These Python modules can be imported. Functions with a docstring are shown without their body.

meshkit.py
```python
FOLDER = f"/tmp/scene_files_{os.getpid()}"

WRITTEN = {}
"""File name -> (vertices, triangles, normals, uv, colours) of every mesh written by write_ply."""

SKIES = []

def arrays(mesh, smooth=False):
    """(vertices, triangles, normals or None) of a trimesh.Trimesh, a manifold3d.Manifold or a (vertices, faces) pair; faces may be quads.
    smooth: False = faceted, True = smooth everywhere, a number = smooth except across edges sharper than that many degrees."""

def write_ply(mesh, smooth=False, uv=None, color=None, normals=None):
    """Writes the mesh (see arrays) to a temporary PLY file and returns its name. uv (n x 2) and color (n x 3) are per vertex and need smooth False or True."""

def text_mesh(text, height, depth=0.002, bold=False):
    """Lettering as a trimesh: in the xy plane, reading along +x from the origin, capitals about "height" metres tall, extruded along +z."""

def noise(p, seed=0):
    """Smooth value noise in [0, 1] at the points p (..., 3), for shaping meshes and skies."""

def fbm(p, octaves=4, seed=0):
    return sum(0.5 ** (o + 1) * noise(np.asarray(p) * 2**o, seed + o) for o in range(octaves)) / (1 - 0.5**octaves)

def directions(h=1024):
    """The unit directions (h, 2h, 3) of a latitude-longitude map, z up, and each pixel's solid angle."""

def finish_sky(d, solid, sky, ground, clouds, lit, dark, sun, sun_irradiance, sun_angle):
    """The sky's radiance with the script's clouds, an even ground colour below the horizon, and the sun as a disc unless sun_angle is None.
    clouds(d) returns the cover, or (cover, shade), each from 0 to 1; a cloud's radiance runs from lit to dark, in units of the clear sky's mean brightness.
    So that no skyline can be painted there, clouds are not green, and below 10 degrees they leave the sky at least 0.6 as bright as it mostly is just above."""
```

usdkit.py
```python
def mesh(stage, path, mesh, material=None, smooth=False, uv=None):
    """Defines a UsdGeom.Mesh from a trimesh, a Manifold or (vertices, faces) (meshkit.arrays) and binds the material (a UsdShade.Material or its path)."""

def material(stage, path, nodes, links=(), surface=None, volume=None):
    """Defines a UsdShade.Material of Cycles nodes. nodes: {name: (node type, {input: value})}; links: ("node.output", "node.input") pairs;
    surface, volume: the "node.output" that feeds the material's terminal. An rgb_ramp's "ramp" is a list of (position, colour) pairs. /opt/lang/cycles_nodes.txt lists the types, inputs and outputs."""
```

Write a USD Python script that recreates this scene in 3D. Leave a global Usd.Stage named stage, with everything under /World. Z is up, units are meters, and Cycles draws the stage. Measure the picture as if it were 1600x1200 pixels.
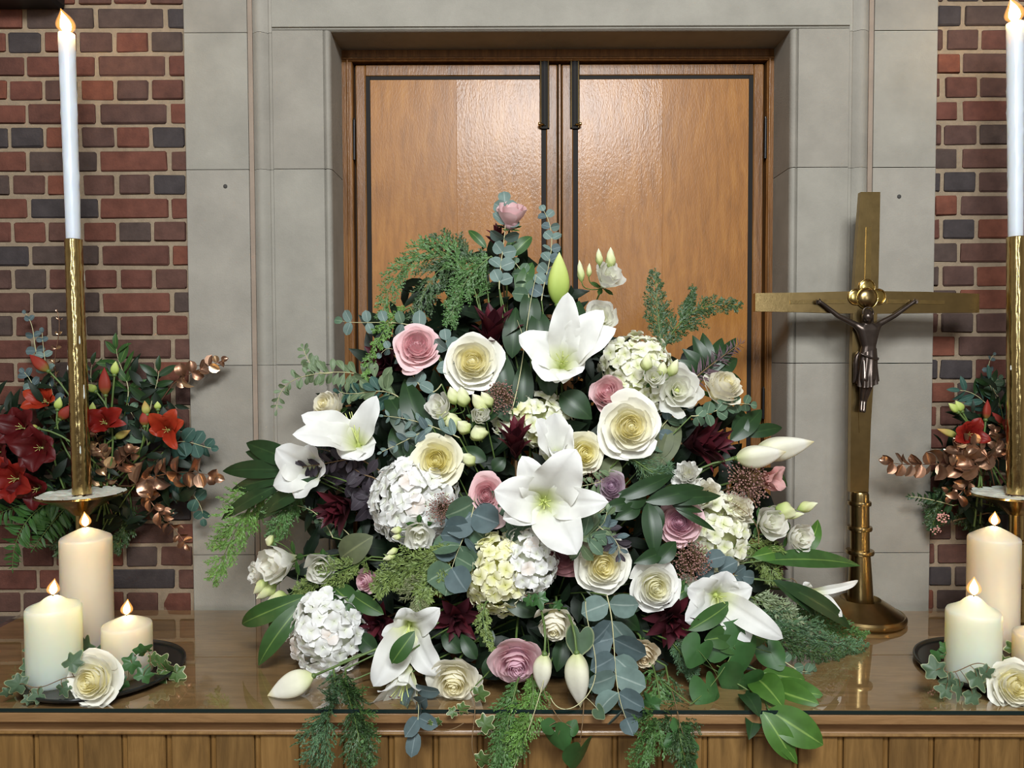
import math, random, numpy as np, trimesh, manifold3d as m3d, usdkit, meshkit
from scipy.interpolate import CubicSpline
from shapely.geometry import Polygon, Point
from pxr import Usd, UsdGeom, UsdLux, UsdShade, Gf, Sdf, Vt

stage = Usd.Stage.CreateInMemory()
UsdGeom.SetStageUpAxis(stage, UsdGeom.Tokens.z)
UsdGeom.Xform.Define(stage, '/World')
rng = np.random.default_rng(7)

# ------------------------------------------------------------------ camera, light, exposure
F = 1200.0                                   # focal length in pixels of the 1600 wide frame
CAM = np.array([0.0, 0.0, 1.63]); PITCH, ROLL = math.radians(-2.0), math.radians(-0.19)
fw = np.array([0, math.cos(PITCH), math.sin(PITCH)]); up0 = np.array([0, -math.sin(PITCH), math.cos(PITCH)]); rt0 = np.array([1.0, 0, 0])
RT = rt0 * math.cos(ROLL) + up0 * math.sin(ROLL); UP = up0 * math.cos(ROLL) - rt0 * math.sin(ROLL)
cam = UsdGeom.Camera.Define(stage, '/World/camera')
cam.CreateHorizontalApertureAttr(36.0); cam.CreateVerticalApertureAttr(27.0); cam.CreateFocalLengthAttr(36.0 * F / 1600)
cam.CreateClippingRangeAttr(Gf.Vec2f(0.05, 100)); cam.CreateExposureAttr(0.26)
mtx = Gf.Matrix4d(*RT, 0, *UP, 0, *(-fw), 0, *CAM, 1)
cam.AddTransformOp().Set(mtx)

def mat(name, nodes, links, surface):
    return usdkit.material(stage, '/World/Looks/' + name, nodes, links, surface)

_lamps = {}
def rect_light(name, pos, target, w, h, power, col):
    _lamps[name] = _lamps.get(name, 0) + 1
    l = UsdLux.RectLight.Define(stage, '/World/' + name + (f'_{_lamps[name] - 1:03d}' if _lamps[name] > 1 else ''))
    l.CreateWidthAttr(w); l.CreateHeightAttr(h); l.CreateIntensityAttr(power); l.CreateColorAttr(Gf.Vec3f(*col))
    z = np.array(pos, float) - np.array(target, float); z /= np.linalg.norm(z)
    x = np.cross([0, 0, 1.0], z); x /= np.linalg.norm(x); y = np.cross(z, x)
    UsdGeom.Xformable(l).AddTransformOp().Set(Gf.Matrix4d(*x, 0, *y, 0, *z, 0, *map(float, pos), 1))
    return l
# ceiling lamp over the altar steps (mirrored in the door varnish), an added fill lamp down the room, two added window-like fills far behind
rect_light('lamp_key', (0.30, -0.75, 3.28), (0.15, 2.0, 1.1), 1.25, 0.6, 42.0, (0.95, 0.985, 1.0))
rect_light('fill_nave', (-0.9, -2.6, 3.7), (0.0, 2.0, 1.2), 1.6, 0.8, 10.0, (0.92, 0.97, 1.0))
for wx in (-2.2, 2.2): rect_light('rear_fill', (wx, -6.85, 2.6), (wx * .5, 2.0, 1.2), .9, 2.2, 9.0, (0.92, 0.97, 1.0))

# ------------------------------------------------------------------ helpers
def P(px, py, d):
    """the point at depth d (world y) that lies behind pixel (px, py)"""
    r = fw + RT * (px - 800) / F + UP * (600 - py) / F
    return CAM + r * (d / r[1])
Z0 = 0.95                                    # top of the glass on the altar
def table_d(py): return (CAM[2] - Z0) * F / (py - 558.0)
def D(px, py, off=0.0, r=0.0):
    d = 1.50 + .35 * (1080 - py) / 740 + .25 * ((px - 850) / 500.0) ** 2 + off
    q = py + r
    if q > 640: d = min(d, table_d(min(q, 1113)) - .02)
    if q > 1113 and py > 1085: d = min(d, 1.43)
    return float(np.clip(d, 1.34, 2.03))
def lin(*c):
    c = np.array(c if len(c) == 3 else c[0], float) / 255
    return tuple(np.where(c <= .04045, c / 12.92, ((c + .055) / 1.055) ** 2.4))
def nrm(v): v = np.asarray(v, float); return v / max(np.linalg.norm(v), 1e-12)

taken = {}
def numbered(path):
    n = taken.get(path, 0); taken[path] = n + 1
    return path if n == 0 else f'{path}_{n:03d}'
def tag(prim, **kw):
    for k, v in kw.items():
        if v: prim.SetCustomDataByKey(k, v)
def put(path, v, f, material, smooth=True, t=None):
    if smooth not in (True, False):
        v, f, n = meshkit.arrays((v, f), smooth); t = None
    else:
        v = np.asarray(v, float); f = np.asarray(f, int); n = None
        if smooth:
            n = np.zeros_like(v); c = np.cross(v[f[:, 1]] - v[f[:, 0]], v[f[:, 2]] - v[f[:, 0]])
            for k in range(3): np.add.at(n, f[:, k], c)
            n /= np.maximum(np.linalg.norm(n, axis=1, keepdims=True), 1e-20)
    m = UsdGeom.Mesh.Define(stage, path)
    m.CreatePointsAttr(Vt.Vec3fArray.FromNumpy(np.ascontiguousarray(v, np.float32)))
    m.CreateFaceVertexCountsAttr(Vt.IntArray.FromNumpy(np.full(len(f), 3, np.int32)))
    m.CreateFaceVertexIndicesAttr(Vt.IntArray.FromNumpy(np.ascontiguousarray(f, np.int32).ravel()))
    m.CreateSubdivisionSchemeAttr('none')
    if n is not None:
        m.CreateNormalsAttr(Vt.Vec3fArray.FromNumpy(np.ascontiguousarray(n, np.float32))); m.SetNormalsInterpolation('vertex')
    if t is not None:
        UsdGeom.PrimvarsAPI(m).CreatePrimvar('along', Sdf.ValueTypeNames.FloatArray, 'vertex').Set(Vt.FloatArray.FromNumpy(np.asarray(t, np.float32)))
    UsdShade.MaterialBindingAPI.Apply(m.GetPrim()).Bind(material)
    return m.GetPrim()

class Thing:
    def __init__(s, name, label=None, cat=None, group=None, at=(0, 0, 0), kind=None, rotz=0):
        s.path = numbered('/World/' + name); s.o = np.array(at, float)
        x = UsdGeom.Xform.Define(stage, s.path); x.AddTranslateOp().Set(Gf.Vec3d(*map(float, at)))
        if rotz: x.AddRotateZOp().Set(rotz)
        tag(x.GetPrim(), label=label, category=cat, group=group, kind=kind)
    def part(s, name, vf, material, smooth=True, t=None, parent=None, kind=None, label=None):
        if len(vf) == 3: v, f, t = vf
        else: v, f = vf
        p = put(numbered((parent or s.path) + '/' + name), np.asarray(v, float) - s.o, f, material, smooth, t)
        tag(p, kind=kind, label=label)
        return str(p.GetPath())

# ---- mesh pieces: each is (vertices, faces) in world metres
_gf = {}
def gfaces(a, b, wrap=False):
    """faces of an a x b grid of vertices; wrap closes the second direction"""
    k = (a, b, wrap)
    if k not in _gf:
        i, j = np.meshgrid(np.arange(a - 1), np.arange(b if wrap else b - 1), indexing='ij'); i, j = i.ravel(), j.ravel(); j2 = (j + 1) % b
        p, q, r, s_ = i * b + j, i * b + j2, (i + 1) * b + j2, (i + 1) * b + j
        _gf[k] = np.vstack([np.stack([p, q, r], 1), np.stack([p, r, s_], 1)])
    return _gf[k]
def join(parts):
    vs, fs, ts, n = [], [], [], 0
    for p in parts:
        vs.append(np.asarray(p[0], float)); fs.append(np.asarray(p[1], int) + n); n += len(p[0])
        if len(p) > 2: ts.append(p[2])
    out = np.vstack(vs), np.vstack(fs)
    return (*out, np.concatenate(ts)) if len(ts) == len(parts) else out
def tube(pts, r, n=6, caps=True):
    pts = np.asarray(pts, float); r = np.broadcast_to(np.asarray(r, float), len(pts))
    T = np.gradient(pts, axis=0); T /= np.maximum(np.linalg.norm(T, axis=1, keepdims=True), 1e-12)
    a = np.array([0.13, .2, 1.0]) if abs(nrm(T[0])[2]) < .9 else np.array([1.0, .1, 0])
    X = np.cross(T, a); X /= np.linalg.norm(X, axis=1, keepdims=True); Y = np.cross(T, X)
    th = np.arange(n) * 2 * np.pi / n
    v = (pts[:, None] + r[:, None, None] * (np.cos(th)[None, :, None] * X[:, None] + np.sin(th)[None, :, None] * Y[:, None])).reshape(-1, 3)
    f = gfaces(len(pts), n, True)
    if caps:
        v = np.vstack([v, pts[:1], pts[-1:]]); k = np.arange(n); m = len(pts) * n; e = (len(pts) - 1) * n
        f = np.vstack([f, np.stack([np.full(n, m), (k + 1) % n, k], 1), np.stack([np.full(n, m + 1), e + k, e + (k + 1) % n], 1)])
    return v, f
def lathe(prof, c=(0, 0, 0), n=48, wob=None):
    """prof: (radius, z) pairs from bottom to top, turned about the vertical through c"""
    prof = np.asarray(prof, float); th = np.arange(n) * 2 * np.pi / n
    R = np.repeat(prof[:, :1], n, 1); Zz = np.repeat(prof[:, 1:], n, 1)
    if wob: R, Zz = wob(R, Zz, th)
    v = np.stack([R * np.cos(th), R * np.sin(th), Zz], -1).reshape(-1, 3) + np.asarray(c)
    return v, gfaces(len(prof), n, True)
_cb = None
def cbox(lo, hi, c=.002):
    """box with chamfered edges, 44 triangles"""
    global _cb
    if _cb is None:
        s = np.array([[x, y, z] for x in (-1, 1) for y in (-1, 1) for z in (-1, 1)], float)
        off = np.array([[1, .8, .8], [.8, 1, .8], [.8, .8, 1]])
        v = np.vstack([s * o for o in off]); h = None
        from scipy.spatial import ConvexHull
        q = ConvexHull(v); fc = q.simplices.copy()
        for i, (a, b, d) in enumerate(fc):
            if np.dot(np.cross(v[b] - v[a], v[d] - v[a]), v[a] + v[b] + v[d]) < 0: fc[i] = (a, d, b)
        _cb = np.sign(v), np.repeat(1 - (off > .9), 8, 0), fc
    sg, inset, fc = _cb
    lo, hi = np.asarray(lo, float), np.asarray(hi, float); h = (hi - lo) / 2
    c = min(c, h.min() * .8)
    return (lo + hi) / 2 + sg * (h - inset * c), fc
def extrude_x(prof, x0, x1):
    """closed (y, z) outline extruded along x"""
    pg = Polygon(prof); m = trimesh.creation.extrude_polygon(pg, x1 - x0, engine='earcut'); v = m.vertices
    return np.stack([v[:, 2] + x0, v[:, 0], v[:, 1]], 1), np.array(m.faces)
def extrude_z(prof, z0, z1):
    m = trimesh.creation.extrude_polygon(Polygon(prof), z1 - z0, engine='earcut')
    return np.array(m.vertices) + [0, 0, z0], np.array(m.faces)
def extrude_y(prof, y0, y1):
    """closed (x, z) outline extruded along y"""
    m = trimesh.creation.extrude_polygon(Polygon(prof), y1 - y0, engine='earcut'); v = m.vertices
    return np.stack([v[:, 0], v[:, 2] + y0, v[:, 1]], 1), np.array(m.faces)[:, ::-1]
def spline(pts, n):
    pts = np.asarray(pts, float)
    if len(pts) == 2: return pts[0] + np.linspace(0, 1, n)[:, None] * (pts[1] - pts[0])
    s = np.r_[0, np.cumsum(np.linalg.norm(np.diff(pts, axis=0), axis=1))]
    return CubicSpline(s, pts)(np.linspace(0, s[-1], n))
def basis(f, roll=0.0):
    f = nrm(f); u = np.array([0, 0, 1.0]) if abs(f[2]) < .97 else np.array([0, 1.0, 0]) * np.sign(f[2])
    y = nrm(u - f * np.dot(u, f)); x = np.cross(y, f)
    return np.stack([x * math.cos(roll) + y * math.sin(roll), y * math.cos(roll) - x * math.sin(roll), f])   # rows x, y, z
def face(ax, az): return np.array([ax, -math.sqrt(max(.02, 1 - ax * ax - az * az)), az])
def blade(base, tip, normal, width, shape='lance', fold=.25, bend=.1, nu=5, nt=8, wav=0.0, seed=0):
    """a leaf: from base to tip, its face along normal, width in metres"""
    base, tip = np.asarray(base, float), np.asarray(tip, float); L = np.linalg.norm(tip - base); d = (tip - base) / max(L, 1e-9)
    nn = nrm(np.asarray(normal) - d * np.dot(normal, d)); s = np.cross(d, nn)
    t = np.linspace(0, 1, nt)
    w = {'lance': lambda t: np.sin(np.pi * t ** .8) ** .85, 'round': lambda t: np.sqrt(np.clip(1 - (2 * t - 1) ** 2, 0, 1)),
         'oval': lambda t: np.sin(np.pi * t ** .9) ** .65, 'drop': lambda t: np.sin(np.pi * np.clip(t, 0, 1) ** 1.5) ** .8, 'wide': lambda t: np.sin(np.pi * t ** .62) ** .8}[shape](t)
    w = np.maximum(w, .03) * width / 2; u = np.linspace(-1, 1, nu)
    U, Tt = np.meshgrid(u, t); W = np.repeat(w[:, None], nu, 1)
    up = fold * np.abs(U) * W - bend * L * (2 * Tt - 1) ** 2 + bend * L
    if wav: up = up + wav * width * np.sin(9 * Tt + seed) * np.abs(U) * np.sign(U)
    v = base + Tt[..., None] * (tip - base) + (U * W)[..., None] * s + up[..., None] * nn
    return v.reshape(-1, 3), gfaces(nt, nu), np.abs(U).ravel()
# ------------------------------------------------------------------ materials
def plain(name, col, rough=.5, metal=0.0, vary=0.0, scale=30.0, bump=0.0, bscale=None, spec=.5, stretch=(1, 1, 1), coat=0.0, **kw):
    """one colour with gentle noise in tone and relief"""
    nodes = {'g': ('geometry', {}), 'm': ('mapping', {'scale': stretch}), 'p': ('principled_bsdf', {'base_color': col, 'roughness': rough, 'metallic': metal, 'specular_ior_level': spec, 'coat_weight': coat, **kw})}
    links = [('g.position', 'm.vector')]
    if vary:
        nodes['n'] = ('noise_texture', {'scale': scale, 'detail': 4.0, 'roughness': .6})
        nodes['r'] = ('rgb_ramp', {'ramp': [(.25, tuple(np.array(col) * (1 - vary))), (.5, col), (.75, tuple(np.minimum(np.array(col) * (1 + vary), .95)))]})
        links += [('m.vector', 'n.vector'), ('n.fac', 'r.fac'), ('r.color', 'p.base_color')]
    if bump:
        nodes['n2'] = ('noise_texture', {'scale': bscale or scale * 3, 'detail': 5.0, 'roughness': .65}); nodes['b'] = ('bump', {'strength': min(1.0, bump), 'distance': .002})
        links += [('m.vector', 'n2.vector'), ('n2.fac', 'b.height'), ('b.normal', 'p.normal')]
    return mat(name, nodes, links, 'p.BSDF')

def petal(name, stops, trans=.38, rough=.6, vein=0.0):
    """thin living tissue: colour runs along the petal, some light passes through"""
    nodes = {'a': ('attribute', {'attribute': 'along'}), 'r': ('rgb_ramp', {'ramp': stops}), 'p': ('principled_bsdf', {'roughness': rough, 'specular_ior_level': .3}),
             't': ('translucent_bsdf', {}), 'x': ('mix_closure', {'fac': trans}), 'g': ('geometry', {}), 'n': ('noise_texture', {'scale': 90.0, 'detail': 3.0}), 'b': ('bump', {'strength': .18, 'distance': .002}),
             'k': ('rgb_ramp', {'ramp': [(.3, (.965, .965, .965)), (.7, (1, 1, 1))]}), 'mm': ('mix', {'mix_type': 'multiply', 'fac': 1.0})}
    links = [('a.fac', 'r.fac'), ('g.position', 'n.vector'), ('n.fac', 'k.fac'), ('r.color', 'mm.color1'), ('k.color', 'mm.color2'), ('mm.color', 'p.base_color'), ('mm.color', 't.color'),
             ('n.fac', 'b.height'), ('b.normal', 'p.normal'), ('p.BSDF', 'x.closure1'), ('t.BSDF', 'x.closure2')]
    return mat(name, nodes, links, 'x.closure')

def leafy(name, rib, body, edge=None, trans=.2, rough=.42, spec=.5, vary=.25):
    """leaf: pale midrib, body colour with patchy noise, thin"""
    edge = edge or body; b = np.array(body)
    nodes = {'a': ('attribute', {'attribute': 'along'}), 'r': ('rgb_ramp', {'ramp': [(0, rib), (.03, rib), (.09, body), (.88, body), (.95, edge)]}), 'g': ('geometry', {}), 'n': ('noise_texture', {'scale': 45.0, 'detail': 3.0}),
             'k': ('rgb_ramp', {'ramp': [(.3, (1 - vary,) * 3), (.7, (1, 1, 1))]}), 'mm': ('mix', {'mix_type': 'multiply', 'fac': 1.0}),
             'p': ('principled_bsdf', {'roughness': rough, 'specular_ior_level': spec}), 't': ('translucent_bsdf', {}), 'x': ('mix_closure', {'fac': trans})}
    links = [('a.fac', 'r.fac'), ('g.position', 'n.vector'), ('n.fac', 'k.fac'), ('r.color', 'mm.color1'), ('k.color', 'mm.color2'), ('mm.color', 'p.base_color'), ('mm.color', 't.color'), ('p.BSDF', 'x.closure1'), ('t.BSDF', 'x.closure2')]
    return mat(name, nodes, links, 'x.closure')

def wood(name, dark, mid, light, grain, rough, coat=0.0, bump=.25, bump_scale=(900, 900, 120), coat_rough=.15, spec=.5):
    """varnished timber; grain: how the noise is stretched in x, y, z"""
    nodes = {'g': ('geometry', {}), 'm': ('mapping', {'scale': grain}), 'n': ('noise_texture', {'scale': 1.0, 'detail': 6.0, 'roughness': .62, 'distortion': .6}),
             'r': ('rgb_ramp', {'ramp': [(.28, dark), (.5, mid), (.72, light)]}), 'm2': ('mapping', {'scale': bump_scale, 'rotation': (0, .5, 0)}), 'n2': ('noise_texture', {'scale': 1.0, 'detail': 2.0}),
             'b': ('bump', {'strength': bump, 'distance': .001}), 'n3': ('noise_texture', {'scale': 5.0, 'detail': 2.0}), 'k': ('rgb_ramp', {'ramp': [(.3, (.84, .82, .80)), (.7, (1, 1, 1))]}), 'mm': ('mix', {'mix_type': 'multiply', 'fac': 1.0}),
             'p': ('principled_bsdf', {'roughness': rough, 'coat_weight': coat, 'coat_roughness': coat_rough, 'specular_ior_level': spec})}
    links = [('g.position', 'm.vector'), ('m.vector', 'n.vector'), ('n.fac', 'r.fac'), ('g.position', 'm2.vector'), ('m2.vector', 'n2.vector'), ('n2.fac', 'b.height'), ('b.normal', 'p.normal'), ('b.normal', 'p.coat_normal'),
             ('g.position', 'n3.vector'), ('n3.fac', 'k.fac'), ('r.color', 'mm.color1'), ('k.color', 'mm.color2'), ('mm.color', 'p.base_color')]
    return mat(name, nodes, links, 'p.BSDF')

def emit(name, stops, strength):
    nodes = {'a': ('attribute', {'attribute': 'along'}), 'r': ('rgb_ramp', {'ramp': stops}), 'e': ('emission', {'strength': strength})}
    return mat(name, nodes, [('a.fac', 'r.fac'), ('r.color', 'e.color')], 'e.emission')

BRICKS = [plain(f'brick_tone_{i}', lin(c), .85, vary=.28, scale=28, bump=.8, bscale=160, spec=.25) for i, c in enumerate(
    [(97, 59, 48), (91, 56, 47), (85, 59, 51), (78, 57, 51), (72, 59, 54), (60, 54, 54), (104, 62, 48), (84, 54, 46)])]
MORTAR = plain('mortar', lin(140, 124, 104), .95, vary=.15, scale=60, bump=.9, bscale=300, spec=.15)
STONES = [plain(f'limestone_{i}', lin(c), .9, vary=.13, scale=9, bump=.45, bscale=240, spec=.15) for i, c in enumerate([(144, 140, 130), (140, 135, 125), (147, 142, 132)])]
PINKSTONE = plain('sandstone_strip', lin(142, 127, 113), .9, vary=.12, scale=14, bump=.4, bscale=240, spec=.15)
PLUG = plain('dark_plug', lin(60, 58, 55), .8)
VENEER_A = wood('veneer_satin', lin(130, 84, 31), lin(148, 97, 39), lin(161, 110, 48), (60, 60, 9), .5, spec=.2, coat=.22, bump=.35, bump_scale=(230, 230, 90), coat_rough=.26)
VENEER_B = wood('veneer_gloss', lin(132, 85, 32), lin(150, 99, 41), lin(164, 112, 50), (55, 55, 9), .5, spec=.2, coat=.36, bump=.55, bump_scale=(250, 250, 110), coat_rough=.20)
FRAMEWOOD = wood('frame_oak', lin(92, 60, 28), lin(118, 78, 38), lin(136, 94, 48), (90, 90, 7), .5, spec=.25, coat=.22, bump=.5, bump_scale=(300, 300, 60), coat_rough=.22)
INLAY = plain('ebony_inlay', lin(22, 18, 15), .65, spec=.2)
DARKGAP = plain('shadow_gap', lin(22, 18, 16), .8)
OAK_TOP = wood('altar_oak_top', lin(120, 90, 56), lin(142, 108, 70), lin(158, 122, 82), (8, 60, 60), .42, coat=.25, bump=.25, bump_scale=(60, 500, 500))
OAK = [wood(f'altar_oak_board_{i}', lin(tuple(np.array((100, 74, 38)) * k)), lin(tuple(np.array((124, 93, 50)) * k)), lin(tuple(np.array((142, 109, 62)) * k)), (55, 55, 7), .48, coat=.15, bump=.3, bump_scale=(500, 500, 70)) for i, k in enumerate((1.0, .93, 1.06))]
BEADWOOD = wood('altar_bead_oak', lin(104, 74, 34), lin(128, 94, 48), lin(142, 108, 58), (60, 60, 8), .5)
GLASS = mat('table_glass', {'f': ('fresnel', {'IOR': 1.52}), 'g': ('geometry', {}), 'i': ('math', {'math_type': 'subtract', 'value1': 1.0}), 'k': ('math', {'math_type': 'multiply', 'use_clamp': True}), 'k2': ('math', {'math_type': 'multiply', 'value2': 1.75, 'use_clamp': True}), 't': ('transparent_bsdf', {'color': (.97, .985, .975)}), 's': ('glossy_bsdf', {'roughness': .015, 'color': (1, 1, 1)}), 'x': ('mix_closure', {})},
            [('f.fac', 'k.value1'), ('g.backfacing', 'i.value2'), ('i.value', 'k.value2'), ('k.value', 'k2.value1'), ('k2.value', 'x.fac'), ('t.BSDF', 'x.closure1'), ('s.BSDF', 'x.closure2')], 'x.closure')
GLASSEDGE = plain('glass_edge', lin(24, 38, 36), .12, spec=.6)
BRASS = plain('old_brass', lin(196, 172, 118), .17, metal=1.0, vary=.16, scale=40, bump=.12, bscale=120)
BRASS_DULL = plain('dull_brass', lin(152, 130, 88), .27, metal=1.0, vary=.16, scale=26, bump=.08, bscale=90)
BRASS_HI = plain('bright_brass', lin(205, 180, 110), .2, metal=1.0, vary=.1, scale=60)
BRONZE = plain('dark_bronze', lin(84, 74, 68), .3, metal=.85, vary=.2, scale=60)
IRON = plain('black_iron', lin(28, 27, 28), .4, metal=.6)
WAXDRIP = plain('spilt_wax', lin(225, 220, 205), .35, vary=.1, scale=50, bump=.6, bscale=160, subsurface_weight=.3, subsurface_scale=.01)
WAX = plain('pillar_wax', lin(235, 195, 172), .42, vary=.02, scale=20, subsurface_weight=.85, subsurface_scale=.045, subsurface_radius=(1.0, .55, .25))  # peach tint puts the warm light of neighbouring flames into the wax colour
WAX_COOL = plain('ivory_wax', lin(220, 219, 190), .42, vary=.02, scale=20, subsurface_weight=.8, subsurface_scale=.035, subsurface_radius=(1.0, .6, .3))
WAX_WHITE = plain('taper_wax', lin(232, 232, 228), .35, subsurface_weight=.6, subsurface_scale=.02, subsurface_radius=(1.0, .6, .3))
HALO_SHELL = mat('flame_halo', {'e': ('emission', {'color': (1.0, .42, .10), 'strength': 2.2}), 't': ('transparent_bsdf', {}), 'l': ('layer_weight', {'blend': .5}), 'r': ('rgb_ramp', {'ramp': [(0, (.42,) * 3), (.55, (.2,) * 3), (1, (0, 0, 0))]}), 'x': ('mix_closure', {})}, [('l.facing', 'r.fac'), ('r.color', 'x.fac'), ('t.BSDF', 'x.closure1'), ('e.emission', 'x.closure2')], 'x.closure')  # orange glow for the added shell around each flame
WICK = plain('burnt_wick', lin(30, 24, 20), .9)
FLAME = emit('candle_flame', [(0, (1.0, .55, .18)), (.25, (1.0, .70, .32)), (.6, (1.0, .74, .36)), (1, (1.0, .55, .18))], 85.0)
SLATE = plain('black_tray', lin(30, 32, 31), .22, vary=.1, scale=40)
BRICKFAR = mat('brickwork_far', {'g': ('geometry', {}), 'm': ('mapping', {'rotation': (math.pi / 2, 0, 0)}), 'b': ('brick_texture', {'scale': 1.0, 'mortar_size': .006, 'brick_width': .19, 'row_height': .0636, 'color1': lin(100, 60, 52), 'color2': lin(80, 62, 58), 'mortar': lin(140, 124, 104)}), 'p': ('principled_bsdf', {'roughness': .85})},
               [('g.position', 'm.vector'), ('m.vector', 'b.vector'), ('b.color', 'p.base_color')], 'p.BSDF')
PLASTER = plain('cream_plaster', lin(196, 186, 168), .9)
CEIL = plain('ceiling_timber', lin(120, 92, 66), .7)
FLOORM = plain('floor_carpet', lin(90, 60, 50), .95)
BLACK = plain('black_plastic', lin(16, 16, 18), .5)

ROSE = {}
def rose_mats(n, inner, mid, outer, rim):
    ROSE[n] = (petal(f'rose_{n}_inner', [(0, lin(inner)), (.5, lin(inner)), (1, lin(mid))], .35), petal(f'rose_{n}_middle', [(0, lin(inner)), (.4, lin(mid)), (.9, lin(outer)), (1, lin(rim))], .35), petal(f'rose_{n}_outer', [(0, lin(mid)), (.35, lin(outer)), (.9, lin(outer)), (1, lin(rim))], .3))
rose_mats('cream', (254, 246, 198), (253, 248, 216), (251, 249, 238), (252, 251, 246))
rose_mats('yellow', (253, 244, 178), (252, 247, 204), (251, 247, 224), (252, 249, 234))
rose_mats('white', (249, 245, 206), (250, 248, 230), (250, 249, 243), (250, 248, 244))
rose_mats('ivory', (249, 240, 196), (249, 244, 216), (249, 245, 230), (250, 248, 238))
rose_mats('beige', (226, 205, 165), (232, 216, 182), (236, 224, 198), (240, 230, 208))
rose_mats('pink', (240, 198, 203), (243, 203, 206), (245, 212, 213), (248, 224, 222))
rose_mats('mauve', (230, 192, 206), (234, 197, 208), (238, 204, 208), (242, 214, 215))
rose_mats('dusky', (184, 130, 136), (194, 138, 144), (206, 148, 152), (214, 162, 164))
rose_mats('lilac', (204, 176, 196), (214, 190, 206), (222, 204, 214), (230, 216, 222))
LISI = {'inner': petal('lisianthus_inner', [(0, lin(206, 214, 140)), (.35, lin(238, 238, 216)), (1, lin(250, 249, 246))], .5), 'outer': petal('lisianthus_outer', [(0, lin(214, 220, 160)), (.3, lin(240, 240, 226)), (1, lin(251, 250, 248))], .5)}
LILY = petal('lily_petal', [(0, lin(196, 206, 120)), (.16, lin(228, 232, 190)), (.34, lin(244, 244, 236)), (1, lin(248, 248, 246))], .35, .5)
HYD = {'white': petal('hydrangea_white', [(0, lin(232, 236, 214)), (.35, lin(244, 244, 240)), (1, lin(247, 247, 246))], .3), 'cream': petal('hydrangea_cream', [(0, lin(216, 216, 130)), (.4, lin(240, 238, 190)), (1, lin(247, 244, 222))], .3),
       'green': petal('hydrangea_green_white', [(0, lin(214, 220, 160)), (.4, lin(240, 240, 214)), (1, lin(247, 246, 236))], .3),
       'blush': petal('hydrangea_blush', [(0, lin(228, 214, 200)), (.5, lin(240, 232, 226)), (1, lin(245, 240, 236))], .3)}
BUD_W = petal('bud_white', [(0, lin(206, 212, 150)), (.25, lin(236, 234, 208)), (.8, lin(245, 243, 232)), (1, lin(226, 214, 160))], .2)
BUD_G = petal('bud_green', [(0, lin(140, 168, 74)), (.5, lin(184, 200, 104)), (.85, lin(202, 214, 128)), (1, lin(214, 222, 150))], .2)
BUD_L = petal('bud_lime', [(0, lin(150, 176, 90)), (.3, lin(206, 214, 146)), (.75, lin(228, 230, 188)), (1, lin(238, 238, 214))], .2)
BUD_R = petal('bud_red', [(0, lin(120, 120, 50)), (.3, lin(142, 56, 38)), (1, lin(148, 44, 38))], .15)
BUD_Y = petal('bud_yellow', [(0, lin(128, 140, 60)), (.4, lin(176, 170, 92)), (1, lin(186, 140, 80))], .15)
STAMEN = plain('stamen_green', lin(204, 214, 130), .5)
ANTHER = plain('anther_brown', lin(78, 32, 28), .8)
STEM = plain('stem_green', lin(84, 106, 52), .5, vary=.2, scale=40)
STEM_PALE = plain('stem_pale', lin(172, 168, 128), .6)
STEM_BROWN = plain('stem_brown', lin(112, 88, 58), .7)
G_DARK = leafy('leaf_dark', lin(52, 80, 42), lin(38, 66, 34), rough=.42)
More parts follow.
